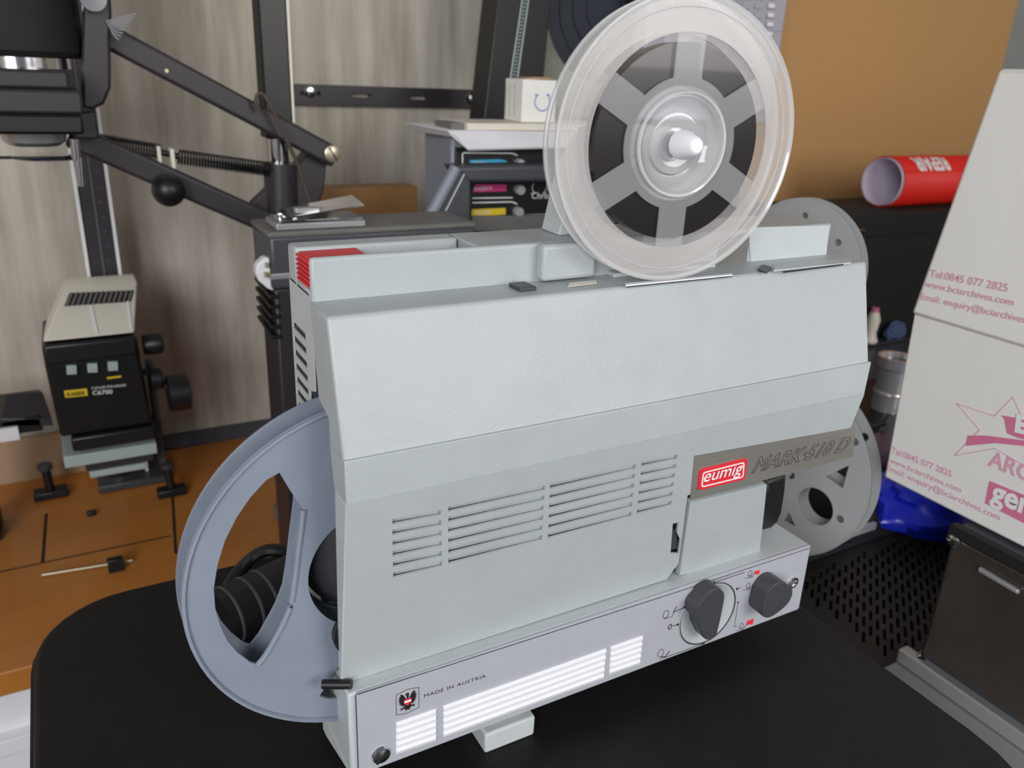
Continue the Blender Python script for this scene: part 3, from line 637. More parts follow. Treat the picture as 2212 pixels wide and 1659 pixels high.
MB().cyl((ba.x, LY, lz + hl * .86), UP, rl * .84, .004).build('glass', 'glass', lo_)
# shelf box behind with poster roll
z1 = P(1870, 466, y=.66).z; xl = P(1835, 500, y=.66).x
kb = root('storage_box', (xl + .2, .75, BZ), 'large matte black box carrying the red rolled poster', 'box')
MB().box(xl - .10, xl + .75, .66, .83, BZ, z1).build('body', 'blackm', kb, .003)
MB().box(xl - .102, xl + .752, .658, .832, z1 - .04, z1 + .001).build('lid', 'blackm', kb, .002)
sh = P(1900, 742, y=.63).z
sf = root('parts_tray', (xl + .1, .645, BZ), 'dark maroon tray in front of the large matte black box', 'tray')
MB().box(xl - .06, xl + .4, .632, .657, BZ, sh).build('body', 'arm', sf, .002)
p = P(1888, 700, y=.645); jr = root('brush_jar', (p.x, .645, sh), 'small pale bottle with a pink cap standing at the right edge of the projector', 'bottle')
MB().lathe([(.014, 0), (.016, .004), (.012, .012), (.010, .020), (.013, .045), (.008, .060)], (p.x - .005, .645, sh), UP, 24).build('bottle_body', 'cream', jr)
MB().cyl((p.x - .005, .645, sh + .060), UP, .007, .008).build('cap', 'pink', jr)
p = P(1940, 690, y=.645); lump('blue_rag', (p.x, .645, sh + .012), .022, (1.3, .5, .9), 'bluec', 'slate blue rag lying on the dark maroon tray beside the carton', 'rag', seed=2)
pr0 = P(1905, 343, y=.72); pr1 = P(1885, 460, y=.72); rr = .047; ya = .725
rl0 = P(1905, 402, y=ya); zc = z1 + .0015 + rr
pt = root('poster_roll', (rl0.x + .2, ya, zc - rr), 'rolled red poster lying on the large matte black box', 'poster')
RX = rl0.x
b = MB()
for a_ in range(0, 1):
    n = 72; vs = []; fs = []
    for k in range(n + 10):
        t = 2 * PI * k / n; r_ = rr - .0009 * k / n
        for x_ in (RX, RX + .60): vs.append(Vector((x_, ya + r_ * math.cos(t + 2.6), zc + r_ * math.sin(t + 2.6))))
    fs = [(2 * k, 2 * k + 1, 2 * k + 3, 2 * k + 2) for k in range(n + 9)]
    b.raw(vs, fs)
po = b.build('outer_sheet', 'posterred', pt); sm = po.modifiers.new('s', 'SOLIDIFY'); sm.thickness = .0006; sm.offset = 1
b = MB(); vs = []
for k in range(73):
    t = 2 * PI * k / 60; r_ = rr - .0022 - .0016 * k / 60
    for x_ in (RX - .004, RX + .60): vs.append(Vector((x_, ya + r_ * math.cos(t + 5.2), zc + r_ * math.sin(t + 5.2) - .0004)))
b.raw(vs, [(2 * k, 2 * k + 1, 2 * k + 3, 2 * k + 2) for k in range(72)])
pw = b.build('inner_sheet', 'posterw', pt); sm = pw.modifiers.new('s', 'SOLIDIFY'); sm.thickness = .0008
me = text_mesh('REPAIR', .044, .0016, 0, 0, 1.0); me.transform(Matrix.Diagonal((.72, 1, 1, 1)))
bt_ = bmesh.new(); bt_.from_mesh(me)
for k in range(1, 16): bmesh.ops.bisect_plane(bt_, geom=bt_.verts[:] + bt_.edges[:] + bt_.faces[:], plane_co=(0, .0025 * k - .001, 0), plane_no=(0, 1, 0))
bt_.to_mesh(me); bt_.free()
x_end = P(1990, 360, y=ya - rr).x; wid = max(v.co.x for v in me.vertices)
for v in me.vertices:
    ang = math.radians(112) + v.co.y / rr                # measured from +y over the top; front-top region
    v.co = Vector((x_end + wid - v.co.x, ya + (rr + .0012) * math.cos(ang), zc + (rr + .0012) * math.sin(ang)))
fin('poster_lettering', me, 'whitep', pt)
# tan board, grey post
bl = P(1697, 60, y=.985); brx = P(2186, 60, y=.985)
kb2 = root('pin_board', ((bl.x + brx.x) / 2, .99, .7), 'plain tan hardboard sheet leaning upright behind the red poster', 'board')
MB().box(bl.x - .12, brx.x, .985, 1.0, ZC, 1.75).build('sheet', 'kork', kb2, .001)
tag(MB().box(brx.x + .002, brx.x + .30, .99, 1.012, ZC, 1.75).build('steel_post', 'bench', None, .002), 'grey upright metal sheet at the right edge beside the tan hardboard', 'panel')
# ------------------------------------------------------------------ dark case with louvres, splicer and plug, behind projector
cy = .49; cz = P(582, 502, y=cy).z; cx0 = P(583, 560, y=cy).x; cx1 = P(1010, 490, y=cy + .02).x
cs = root('transformer_case', (cx0 + .1, cy + .06, ZC), 'dark grey metal instrument case behind the projector, splicer lying on its top', 'case')
MB().box(cx0, cx1, cy, cy + .075, P(583, 628, y=cy).z, cz - .004).build('upper_body', 'greyd', cs, .004)
MB().box(cx0 - .0005, cx1, cy - .001, cy + .076, cz - .006, cz).build('top_plate', 'gmetal', cs, .002)
MB().box(cx0 - .001, cx1, cy - .001, cy + .076, P(583, 605, y=cy).z, P(583, 592, y=cy).z).build('trim_band', 'steelm', cs, .001)
xb = P(600, 760, y=cy + .01).x
MB().box(xb, cx1 - .01, cy + .006, cy + .07, .50, P(583, 630, y=cy).z).build('lower_body', 'arm', cs, .002)
b = MB()
for k in range(5):
    z_ = P(595, 640 + 22 * k, y=cy).z; b.hexa([Vector((xb - .006, cy + .004, z_)), Vector((xb + .004, cy + .004, z_)), Vector((xb + .004, cy + .07, z_ + .004)), Vector((xb - .006, cy + .07, z_ + .004))], [Vector((xb - .006, cy + .004, z_ - .004)), Vector((xb + .004, cy + .004, z_ - .004)), Vector((xb + .004, cy + .07, z_)), Vector((xb - .006, cy + .07, z_))])
b.build('side_ribs', 'black', cs, .0005)
b = MB()
pl = root('mains_plug', tuple(P(572, 590, y=cy)), 'white three-pin mains plug hanging at the left side of the dark instrument case', 'plug')
yp = cy + .004
b.ext([P(a, c_, y=yp) for a, c_ in ((583, 556), (570, 558), (555, 572), (553, 590), (560, 608), (578, 624), (593, 630), (590, 600))], (0, .014, 0)).build('plug_body', 'white', pl, .002)
b = MB()
for q in ((575, 571), (573, 591), (579, 592)): p = P(*q, y=yp); b.box(p.x - .0016, p.x + .0016, yp - .006, yp, p.z - .0022, p.z + .0022)
b.build('pins', 'brass', pl)
spc = root('film_splicer', tuple(P(690, 490, y=cy + .03)), 'chrome film splicer with its top plate ajar on the dark instrument case', 'splicer')
za_ = cz + .0005
a0, a1 = P(598, 500, y=cy + .004).x, P(790, 495, y=cy + .004).x
MB().box(a0, a1, cy + .004, cy + .05, za_, za_ + .006).build('base_plate', 'steelm', spc, .0008)
MB().box(a0 + .004, a1 - .002, cy + .006, cy + .048, za_ + .006, za_ + .009).build('film_bed', 'chrome', spc, .0005)
MB().hexa([Vector((a0 + .012, cy + .008, za_ + .010)), Vector((a1, cy + .008, za_ + .020)), Vector((a1, cy + .046, za_ + .024)), Vector((a0 + .012, cy + .046, za_ + .012))],
          [Vector((a0 + .012, cy + .008, za_ + .0115)), Vector((a1, cy + .008, za_ + .0215)), Vector((a1, cy + .046, za_ + .0255)), Vector((a0 + .012, cy + .046, za_ + .0135))]).build('top_flap', 'chrome', spc)
for dx in (.006, .022): MB().cyl((a0 + dx, cy + .02, za_ + .009), UP, .004, .004, 20).build('knob', 'chrome', spc)
MB().box(a0 + .022, a0 + .046, cy + .014, cy + .024, za_ + .014, za_ + .019).build('hinge_block', 'steelm', spc, .0008)
# brown wooden block behind
pa = P(690, 408, y=.80); pb_ = P(902, 415, y=.80)
tag(MB().box(pa.x, pb_.x, .80, .84, ZC, pa.z).build('wooden_box', 'woodbox', None, .002), 'brown wooden box in the gap between the dark case and the grey colour head', 'box')
# ------------------------------------------------------------------ wall rail with bolts, column
rail = root('wall_rail', tuple(P(840, 205, y=WY - .02)), 'black slotted steel rail bolted across the pale wall', 'rail')
ra, rb_ = P(600, 178, y=WY - .012), P(1230, 238, y=WY - .012)
zt0, zt1 = P(700, 184, y=WY - .012).z, P(700, 227, y=WY - .012).z
lo = [[(ra.x, zt1), (rb_.x, zt1), (rb_.x, zt0), (ra.x, zt0)]]
for q in (670, 780, 903, 1018):
    c_ = P(q, 190 + (q - 630) * .043 + 10, y=WY - .012); lo.append([(c_.x - .016, c_.z - .0032), (c_.x + .016, c_.z - .0032), (c_.x + .016, c_.z + .0032), (c_.x - .016, c_.z + .0032)])
shape('rail_bar', lo, .010, FRONT(WY - .004), 'arm', rail, z0=0, bev=.0005)
for q in (670, 1018):
    c_ = P(q, 190 + (q - 630) * .043 + 6, y=WY - .016); bo = MB().lathe([(.009, 0), (.009, .002), (.0055, .003), (.0055, .006), (.0001, .0065)], (c_.x, WY - .014, c_.z), NY, 24).build('bolt', 'chrome', rail)
# articulated enlarger: column, bracket, parallel arms, springs, lamp head
YE = .72
en = root('arm_enlarger', tuple(Vector((P(615, 1120, y=YE).x, YE, ZC))), 'charcoal enlarger with parallel sprung arms reaching to a big black lamp head', 'enlarger')
def E(px, py, dy=0): return P(px, py, y=YE + dy)
cxm = E(592, 100).x
MB().box(cxm - .016, cxm + .016, YE - .005, YE + .03, E(600, 300).z, 1.6).build('upper_column', 'black', en, .002)
MB().box(cxm + .016, cxm + .019, YE - .003, YE + .028, E(600, 300).z, 1.6).build('column_edge', 'cream', en)
MB().bar((cxm, YE + .012, ZC + .01), (cxm, YE + .012, E(600, 285).z), .013).build('chrome_tube', 'chrome', en)
MB().bar((cxm + .006, YE + .012, ZC + .02), (cxm + .006, YE + .012, E(600, 500).z), .0155).build('lower_sleeve', 'arm', en)
MB().lathe([(.040, 0), (.040, .010), (.034, .016), (.018, .020)], (cxm + .004, YE + .012, ZC), UP).build('foot', 'gmetal', en)
b = MB(); b.bar(E(607, 352), E(611, 500), .0205, 28); b.build('collar', 'arm', en)
pxprism([(612, 356), (640, 362), (665, 330), (708, 340), (700, 410), (680, 470), (612, 492)], YE - .012, .030).build('bracket', 'arm', en, .002)
pxprism([(588, 400), (545, 440), (548, 452), (588, 478)], YE - .006, .02).build('web', 'arm', en, .001)
def armbar(p0, p1, hw, name, dy=-.03):
    a, c_ = E(*p0, dy), E(*p1, dy); d = (c_ - a).normalized(); n_ = d.cross(NY).normalized() * hw
    return MB().ext([a - n_, a + n_, c_ + n_, c_ - n_], (0, .016, 0)).build(name, 'arm', en, .004, seg=3)
armbar((215, 68), (728, 342), .0125, 'upper_arm', -.032)
armbar((150, 292), (600, 492), .0130, 'lower_arm', -.032)
p = E(718, 332, -.034); po_ = MB().lathe([(.0100, 0), (.0100, .002), (.0085, .0030), (.0001, .0032)], p, NY, 32).build('pivot_bolt', 'brass', en)
MB().box(-.0085, .0085, -.0009, .0009, .0031, .0036, frame(p, (.5, 0, -.85), UP)).build('bolt_slot', 'ink', po_)
p = E(360, 153, -.033); MB().lathe([(.002, 0), (.002, .001)], p, NY, 12).build('pin', 'brass', en)
b = MB()
def spring(a, c_, r, turns, wr):
    n = int(turns * 8); d = (c_ - a); dn_ = d.normalized(); u = dn_.cross(UP).normalized(); v = dn_.cross(u)
    return [a + d * (k / n) + (u * math.cos(k * PI / 4) + v * math.sin(k * PI / 4)) * r for k in range(n + 1)]
b.tube(spring(E(200, 303, -.01), E(345, 328, -.01), .0080, 24, 0), .0011, 5); b.build('spring', 'black', en)
b = MB(); b.tube(spring(E(385, 338, -.01), E(582, 366, -.01), .0080, 32, 0), .0011, 5); b.build('spring', 'black', en)
b = MB(); pxbox(338, 316, 352, 364, YE - .022, .02, b); pxbox(367, 322, 381, 366, YE - .022, .02, b); b.build('spring_clip', 'cream', en, .001)
MB().bar(E(345, 328, -.01), E(385, 338, -.01), .0035).build('spring_link', 'black', en)
p = E(364, 411, -.045); MB().sphere(p, .0178).build('ball_knob', 'black', en)
# lamp head
def dish(px, py, rpx, y, d, name, m): 
    c_ = P(px, py, y=y); r_ = P(px + rpx, py, y=y).x - c_.x
    return MB().lathe([(r_ * .9, 0), (r_, .004), (r_, d - .004), (r_ * .9, d)], c_ + Vector((0, d, 0)), NY).build(name, m, en)
c_ = P(85, 60, y=.66)
hx0, hx1 = P(-140, 0, y=.62).x, P(178, 0, y=.62).x
cc = (hx0 + hx1) / 2; rh = (hx1 - hx0) / 2
zb1 = P(60, 125, y=.60).z
MB().lathe([(rh * .92, 0), (rh, .006), (rh, .30), (rh * .8, .34)], (cc, .70, zb1), UP, 56).build('lamp_housing', 'blackm', en)
z2 = P(60, 150, y=.60).z; MB().lathe([(rh * .74, 0), (rh * .74, zb1 - z2 + .002)], (cc, .69, z2), UP, 56).build('chrome_ring', 'chrome', en)
z3 = P(60, 192, y=.60).z
MB().box(hx0, P(150, 180, y=.60).x, .60, .80, z3, z2).build('condenser_box', 'arm', en, .003)
z4, z5 = P(60, 245, y=.60).z, P(60, 288, y=.60).z
MB().box(hx0, P(176, 200, y=.59).x, .59, .81, z4, z3).build('negative_stage', 'arm', en, .003)
MB().box(hx0, P(178, 250, y=.585).x, .585, .81, z5, z4).build('carrier_slide', 'black', en, .003)
# arm yoke (rounded plate) at right of the head
pxprism([(180, 30), (190, -60), (236, -60), (242, 30), (238, 75), (240, 150), (240, 190), (225, 225), (200, 238), (178, 232), (176, 150)], .665, .02).build('yoke', 'arm', en, .003)
pxprism([(163, 245), (205, 240), (215, 300), (160, 300)], .665, .02).build('yoke_foot', 'arm', en, .002)
b = MB()
for k in range(9):
    t = k / 8; b.bar(P(228 + 14 * t, 46 + 26 * t, y=.662), P(294 - 38 * t, 30 + 56 * t, y=.662), .0006, 6, r2=.0010)
b.build('wire_brush', 'steelm', en)
p = P(200, -4, y=.655); MB().cyl(p, NY, .012, .006).build('pivot_bolt', 'chrome', en)
c2_ = P(75, 312, y=.62); MB().lathe([(.030, 0), (.028, -.012), (.022, -.016)], (c2_.x, .66, z5), UP, 40).build('lens_mount', 'steelm', en)
c3 = P(100, 338, y=.62); MB().lathe([(.030, 0), (.032, .0012), (.030, .0024)], (c3.x, .66, c3.z - .006), UP, 40).build('red_filter', 'glass', en)
MB().bar((P(-40, 334, y=.62).x, .66, c3.z - .005), (c3.x - .02, .66, c3.z - .005), .0015).build('filter_arm', 'black', en)
MB().bar(P(160, 300, y=.63), P(165, 345, y=.63), .0045).build('filter_post', 'chrome', en)
MB().bar(P(170, 340, y=.63), P(176, 402, y=.63), .0040).build('lever_rod', 'chrome', en)
# brown cord
cord = [E(562, 240, -.045), E(553, 222, -.045), E(555, 207, -.045), E(566, 203, -.045), E(580, 220, -.05), E(600, 262, -.05), E(625, 315, -.05), E(648, 368, -.05), E(665, 425, -.05), E(674, 462, -.05)]
MB().tube(smooth(cord), .0022, 8).build('power_cord', 'cord', en)
# ------------------------------------------------------------------ cream/black colour enlarger
ce = root('color_enlarger', tuple(Vector((.0, .93, ZC))), 'cream topped black colour enlarger head on a white edged column', 'enlarger')
Y1, Y2 = .77, .86
FL, FR = P(92, 738, y=Y1), P(283, 720, y=Y1); BL, BR = P(143, 625, y=Y2), P(298, 615, y=Y2)
xa_, xb_ = FL.x, FR.x; zf = (FL.z + FR.z) / 2; zk = (BL.z + BR.z) / 2 + .003
xr = xb_ + .004
h = MB().hexa([Vector((xa_, Y1, zf)), Vector((BL.x, Y2, zk)), Vector((BL.x, Y2 + .05, zk)), Vector((xa_, Y2 + .05, zf - .02))],
              [Vector((xr, Y1, zf)), Vector((BR.x, Y2, zk)), Vector((BR.x, Y2 + .05, zk)), Vector((xr + .006, Y2 + .05, zf - .02))]).build('hood', 'cream', ce, .002)
sn = Vector((0, zf - zk, Y2 - Y1)).normalized(); sn = sn if sn.z > 0 else -sn
hp = Vector((0, Y1, zf))
vt = [PN(a, c_, hp + sn * .0006, sn) for a, c_ in ((150, 633), (290, 627), (283, 651), (139, 661))]
vb = MB().ext(vt, sn * -.0004).build('vent_opening', 'black', h)
b = MB()
for k in range(13):
    t = (k + .5) / 13; a_ = vt[0].lerp(vt[1], t) + sn * .0003; c_ = vt[3].lerp(vt[2], t) + sn * .0003; s_ = Vector((.0012, 0, 0)); b.ext([a_ - s_, a_ + s_, c_ + s_, c_ - s_], sn * .0006)
b.build('vent_fins', 'gmetal', vb)
b = MB()
for q0, q1 in (((196, 662), (210, 722)), ((276, 652), (283, 708))):
    a_, c_ = PN(*q0, hp + sn * .0004, sn), PN(*q1, hp + sn * .0004, sn); s_ = Vector((.0014, 0, 0)); b.ext([a_ - s_, a_ + s_, c_ + s_, c_ - s_], sn * .0012)
b.build('hood_ribs', 'white', h)
zl = P(120, 945, y=Y1 + .01).z
hb = MB().hexa([Vector((xa_ - .002, Y1 - .004, zf - .004)), Vector((xa_ - .002, Y1 - .004, zf - .03)), Vector((xa_ + .001, Y1 + .006, zl)), Vector((xa_ + .001, Y2 + .04, zl)), Vector((xa_ - .002, Y2 + .05, zf - .03)), Vector((xa_ - .002, Y2 + .05, zf - .012))],
               [Vector((xr + .002, Y1 - .004, zf - .004)), Vector((xr + .002, Y1 - .004, zf - .03)), Vector((xr + .008, Y1 + .006, zl)), Vector((xr + .008, Y2 + .04, zl)), Vector((xr + .002, Y2 + .05, zf - .03)), Vector((xr + .002, Y2 + .05, zf - .012))]).build('head_body', 'black', ce, .004)
MB().box(xa_ - .001, xr + .001, Y1 - .007, Y1, zf - .028, zf - .003).build('brow', 'black', ce, .005)
hn = Vector((0, -1, .0)).normalized()
slope_d = (Vector((0, Y1 + .006, zl)) - Vector((0, Y1 - .004, zf - .03))).normalized(); fn = Vector((0, slope_d.z, -slope_d.y)); fn = fn if fn.y < 0 else -fn
fp0 = Vector((0, Y1 - .004, zf - .03)) + fn * .0004
def H(px, py, off=0): return PN(px, py, fp0 + fn * off, fn)
for (u, v) in ((154, 797), (199, 793), (243, 789)):
    MB().ext([H(u - 11, v - 9), H(u + 11, v - 10), H(u + 12, v + 9), H(u - 10, v + 10)], fn * .004).build('filter_window', 'lightbtn', ce, .0006)
flat('green_mark', [([H(231, 815), H(262, 811), H(262, 815), H(231, 819)], fn)], None, 'yel', hb)
lb = MB().ext([H(138, 844), H(187, 839), H(190, 854), H(141, 859)], fn * .0006).build('maker_label', 'yel', ce)
merge('label_lettering', [text_fit('KAISER', H(145, 856, .001), H(184, 852, .001), -slope_d, fn, lift=.0004, bold=.02, hs=1.1)], 'ink', lb)
merge('head_lettering', [text_fit('COLOR ENLARGER', H(198, 841, .001), H(273, 834, .001), -slope_d, fn, lift=.0002, bold=.0, hs=1.0), text_fit('C6700', H(200, 853, .001), H(243, 850, .001), -slope_d, fn, lift=.0002, bold=.006, hs=.95)], 'whitep', hb)
zs = P(120, 975, y=Y1 + .01).z
MB().box(xa_ + .012, xr + .010, Y1 - .002, Y2 + .04, zs, zl).build('carrier_stage', 'black', ce, .003)
z6, z7 = P(240, 978, y=Y1).z, P(240, 996, y=Y1).z
MB().box(P(135, 980, y=Y1).x, P(338, 960, y=Y1).x, Y1, Y2 + .03, z7, z6 + .004).build('stage_plate', 'lightbtn', ce, .001)
z8, z9 = P(240, 1015, y=Y1).z, P(240, 1028, y=Y1).z
MB().box(P(185, 1000, y=Y1).x, P(335, 1000, y=Y1).x, Y1 + .006, Y2 + .02, z8, z7).build('bellows', 'arm', ce, .002)
MB().box(P(193, 1020, y=Y1).x, P(318, 1010, y=Y1).x, Y1 + .003, Y2 + .02, z9, z8).build('lens_board', 'lightbtn', ce, .001)
MB().lathe([(.022, 0), (.020, -.014), (.016, -.014)], ((xa_ + xr) / 2 + .01, .81, z9), UP, 32).build('lens', 'black', ce)
for (u, v, rp, ln_) in ((330, 743, 21, .024), (386, 848, 37, .029), (337, 818, 22, .016)):
    p = P(u, v, y=Y1 + .03); q = P(u, v + rp, y=Y1 + .03); rr_ = abs(p.z - q.z)
    MB().lathe([(rr_ * .9, 0), (rr_, .002), (rr_, ln_ - .002), (rr_ * .85, ln_)], p - Vector((ln_ / 2, 0, 0)), (1, 0, 0), 28).build('knob', 'black', ce)
MB().bar(P(310, 800, y=Y1 + .03), P(385, 850, y=Y1 + .03), .004).build('knob_shaft', 'dark', ce)
MB().box(P(330, 900, y=Y1 + .04).x, P(346, 900, y=Y1 + .04).x, Y1 + .035, Y1 + .055, P(340, 1000, y=Y1 + .04).z, P(340, 780, y=Y1 + .04).z).build('focus_rail', 'dark', ce, .001)
cxa, cxb = P(170, 450, y=.93).x, P(240, 450, y=.93).x
MB().box(cxa, cxb, .93, .96, ZC + .012, 1.35).build('column', 'arm', ce, .001)
for x_ in (cxa, cxb): MB().box(x_ - .002, x_ + .002, .926, .963, ZC + .012, 1.35).build('column_edge', 'white', ce)
b = MB(); xm = (cxa + cxb) / 2
b.box(xm - .0012, xm + .0012, .9285, .93, .8, 1.3); [b.box(xm + .006, xm + .010, .9288, .93, .82 + .02 * k, .8212 + .02 * k) for k in range(22)]
b.build('column_scale', 'thin', ce)
MB().box(cxa - .03, cxb + .03, .90, .99, ZC, ZC + .012).build('column_foot', 'dark', ce, .002)
MB().box(xm - .02, xm + .02, Y2 + .035, .93, zl + .01, zf - .03).build('head_bracket', 'black', ce)
# dark shelf item at far left and white card
da_, dc_ = P(-160, 850, y=.80), P(115, 945, y=.80)
ds = root('paper_easel', (da_.x + .1, .84, ZC), 'black enlarging easel cut off by the left edge of the picture', 'easel')
MB().box(da_.x, P(88, 900, y=.80).x, .80, .90, P(40, 938, y=.80).z, P(40, 905, y=.80).z).build('frame_bar', 'black', ds, .002)
MB().hexa([P(12, 852, y=.83), P(92, 846, y=.83), P(112, 905, y=.80), P(0, 905, y=.80)], [v - UP * .01 for v in (P(12, 852, y=.83), P(92, 846, y=.83), P(112, 905, y=.80), P(0, 905, y=.80))]).build('blade', 'arm', ds, .001)
MB().box(da_.x + .02, da_.x + .04, .82, .88, ZC, P(40, 905, y=.80).z).build('support', 'black', ds)
pxbox(-60, 936, 44, 950, .795, .006).build('white_edge', 'paper', ds, .0005)
# ------------------------------------------------------------------ grey colour head with dials, papers, small carton
YD = .62
dh = root('colour_head', tuple(Vector((P(1090, 480, y=YD).x, YD + .05, ZC))), 'blue grey colour head with cyan, magenta and yellow dials behind the projector', 'enlarger head')
bx0 = P(975, 330, y=YD).x; bx1 = P(1330, 330, y=YD).x; bz1 = P(1000, 318, y=YD).z; bz0 = P(1000, 497, y=YD).z
MB().box(bx0, bx1, YD, YD + .085, bz0, bz1 + .012).build('housing', 'greybody', dh, .004)
MB().box(bx0 + .03, bx1 - .03, YD + .01, YD + .08, ZC, bz0).build('chassis', 'arm', dh, .002)
fp_ = MB().box(bx0 + .004, bx1 - .004, YD - .003, YD + .001, bz0 + .016, bz1).build('front_panel', 'black', dh, .001)
def D(px, py, off=.0032): return P(px, py, y=YD - off)
pxprism([(1020, 468), (1330, 462), (1330, 500), (1020, 500)], YD - .012, .009).build('lower_lip', 'gmetal', dh, .001)
pxprism([(984, 360), (1330, 354), (1330, 392), (1012, 394), (1000, 384)], YD - .045, .04).build('hand_rail', 'greyd', dh, .004)
pxprism([(984, 362), (1003, 372), (1018, 392), (1018, 500), (935, 500), (912, 492)], YD - .045, .012).build('side_guard', 'greyd', dh, .003)
MB().bar(P(985, 362, y=YD - .045), P(915, 492, y=YD - .045), .007).build('guard_tube', 'greybody', dh)
flat('guard_edge', segs([P(1003, 376, y=YD - .046), P(940, 500, y=YD - .046)], .0012, NY), None, 'white', dh)
for nm, q, m_ in (('cyan_dial', ((1014, 346), (1078, 344), (1094, 347), (1094, 360), (1014, 361)), 'cyan'), ('magenta_dial', ((1026, 398), (1094, 398), (1093, 413), (1021, 415)), 'mag'), ('yellow_dial', ((1019, 452), (1092, 449), (1092, 463), (1018, 467)), 'yel')):
    MB().ext([D(*p) for p in q], (0, -.0006, 0)).build(nm, m_, fp_)
merge('dial_lettering', [text_fit('MAGENTA', D(1024, 412, .004), D(1063, 410, .004), UP, NY, lift=.0002, hs=1.2), text_fit('CYAN', D(1020, 357, .004), D(1046, 356, .004), UP, NY, lift=.0002, hs=1), text_fit('YELLOW', D(1024, 464, .004), D(1060, 462, .004), UP, NY, lift=.0002, hs=1.1)], 'paper', fp_)
for q in ((1120, 354), (1120, 409), (1117, 457)):
    MB().lathe([(.0068, 0), (.0066, .006), (.0058, .008), (.0001, .0085)], D(*q), NY, 32).build('dial_knob', 'alum', dh)
wl = segs([D(*p) for p in ((999, 357), (999, 332), (1002, 330), (1105, 331), (1112, 333), (1117, 336))], .0014, NY) + segs([D(*p) for p in ((1020, 428), (1107, 427))], .0014, NY) + segs([D(*p) for p in ((1020, 438), (1104, 436), (1111, 438), (1117, 441))], .0014, NY)
wl += segs([D(*p) for p in ((1153, 396), (1149, 404), (1151, 412), (1155, 418), (1147, 418))], .0008, NY) + segs([D(*p) for p in ((1180, 396), (1182, 404), (1178, 412), (1173, 418), (1180, 418))], .0008, NY)
wl += segs([D(*p) for p in ((1133, 464), (1330, 458))], .0010, NY)
flat('panel_lines', wl, None, 'whitep', fp_, t=.0003)
merge('panel_lettering', [text_fit('Chromega', D(1148, 429, .0035), D(1219, 429, .0035), UP, NY, lift=.0003, hs=.95), text_fit('Dichroic', D(1189, 437, .0035), D(1235, 437, .0035), UP, NY, lift=.0003, hs=.9)], 'whitep', fp_)
zp = bz1 + .0125
zq0, zq1 = P(1000, 292, y=YD - .005).z, P(1000, 266, y=YD - .005).z
ps = root('paper_stack', (bx0 + .08, YD + .04, zp), 'loose white papers lying on top of the blue grey colour head', 'papers')
MB().hexa([Vector((bx0 - .004, YD - .012, zp)), Vector((bx1, YD - .012, zp)), Vector((bx1, YD + .08, zp)), Vector((bx0 - .02, YD + .08, zp))],
          [Vector((bx0 - .012, YD - .014, zp + .008)), Vector((bx1, YD - .014, zp + .007)), Vector((bx1, YD + .08, zp + .008)), Vector((bx0 - .03, YD + .08, zp + .010))]).build('sheet_pile', 'paper', ps, .001)
MB().hexa([Vector((bx0 + .01, YD - .026, zp - .014)), Vector((bx1, YD - .026, zp - .010)), Vector((bx1, YD - .012, zp)), Vector((bx0 - .004, YD - .012, zp))],
          [Vector((bx0 + .008, YD - .028, zp - .012)), Vector((bx1, YD - .028, zp - .008)), Vector((bx1, YD - .014, zp + .006)), Vector((bx0 - .004, YD - .014, zp + .006))]).build('drooping_sheet', 'paper', ps)
zs_ = zp + .0082
bk = root('booklet', (bx0 + .1, YD + .03, zs_), 'cream covered booklet on the loose papers under the small white carton', 'booklet')
MB().box(P(1003, 275, y=YD).x, bx1, YD - .008, YD + .07, zs_, zs_ + .008).build('cover', 'cream', bk, .0006)
MB().box(P(975, 270, y=YD).x, P(1002, 275, y=YD).x, YD, YD + .05, zs_, zs_ + .0075).build('end_flap', 'gmetal', bk, .0005)
zo = zs_ + .0085; yo = YD + .01
x0_ = P(1126, 260, y=yo).x; x1_ = P(1199, 260, y=yo).x; zt2 = P(1160, 172, y=yo).z
so_ = root('small_carton', ((x0_ + x1_) / 2, yo + .02, zo), 'small white lens carton printed with a blue horseshoe mark', 'box')
cbx = MB().box(x0_, x1_, yo, yo + .046, zo, zt2).build('carton_body', 'card', so_, .0012)
MB().ext([P(1128, 171, y=yo + .004), P(1150, 167, y=yo + .004), P(1180, 167, y=yo + .004), P(1197, 171, y=yo + .004)], (0, .03, 0)).build('top_flap', 'cardside', so_)
arc = [(1155, 205), (1163, 205), (1159, 208), (1156, 215), (1155, 224), (1158, 231), (1163, 237), (1170, 240), (1178, 238), (1184, 233), (1187, 226), (1188, 217), (1186, 209), (1183, 205), (1180, 205), (1188, 205)]
flat('printed_mark', segs([P(a, c_, y=yo - .0002) for a, c_ in arc], .0013, NY), None, mat('blue_print', (90, 112, 190), .6), cbx)
b_ = []
for u in (1093, 1101, 1112):
    a_, c_ = P(u, 182, x=x0_ - .0002), P(u - 1, 250, x=x0_ - .0002); b_ += segs([a_, c_], .0012, NX)
flat('fine_printing', b_, None, 'keyg', cbx)
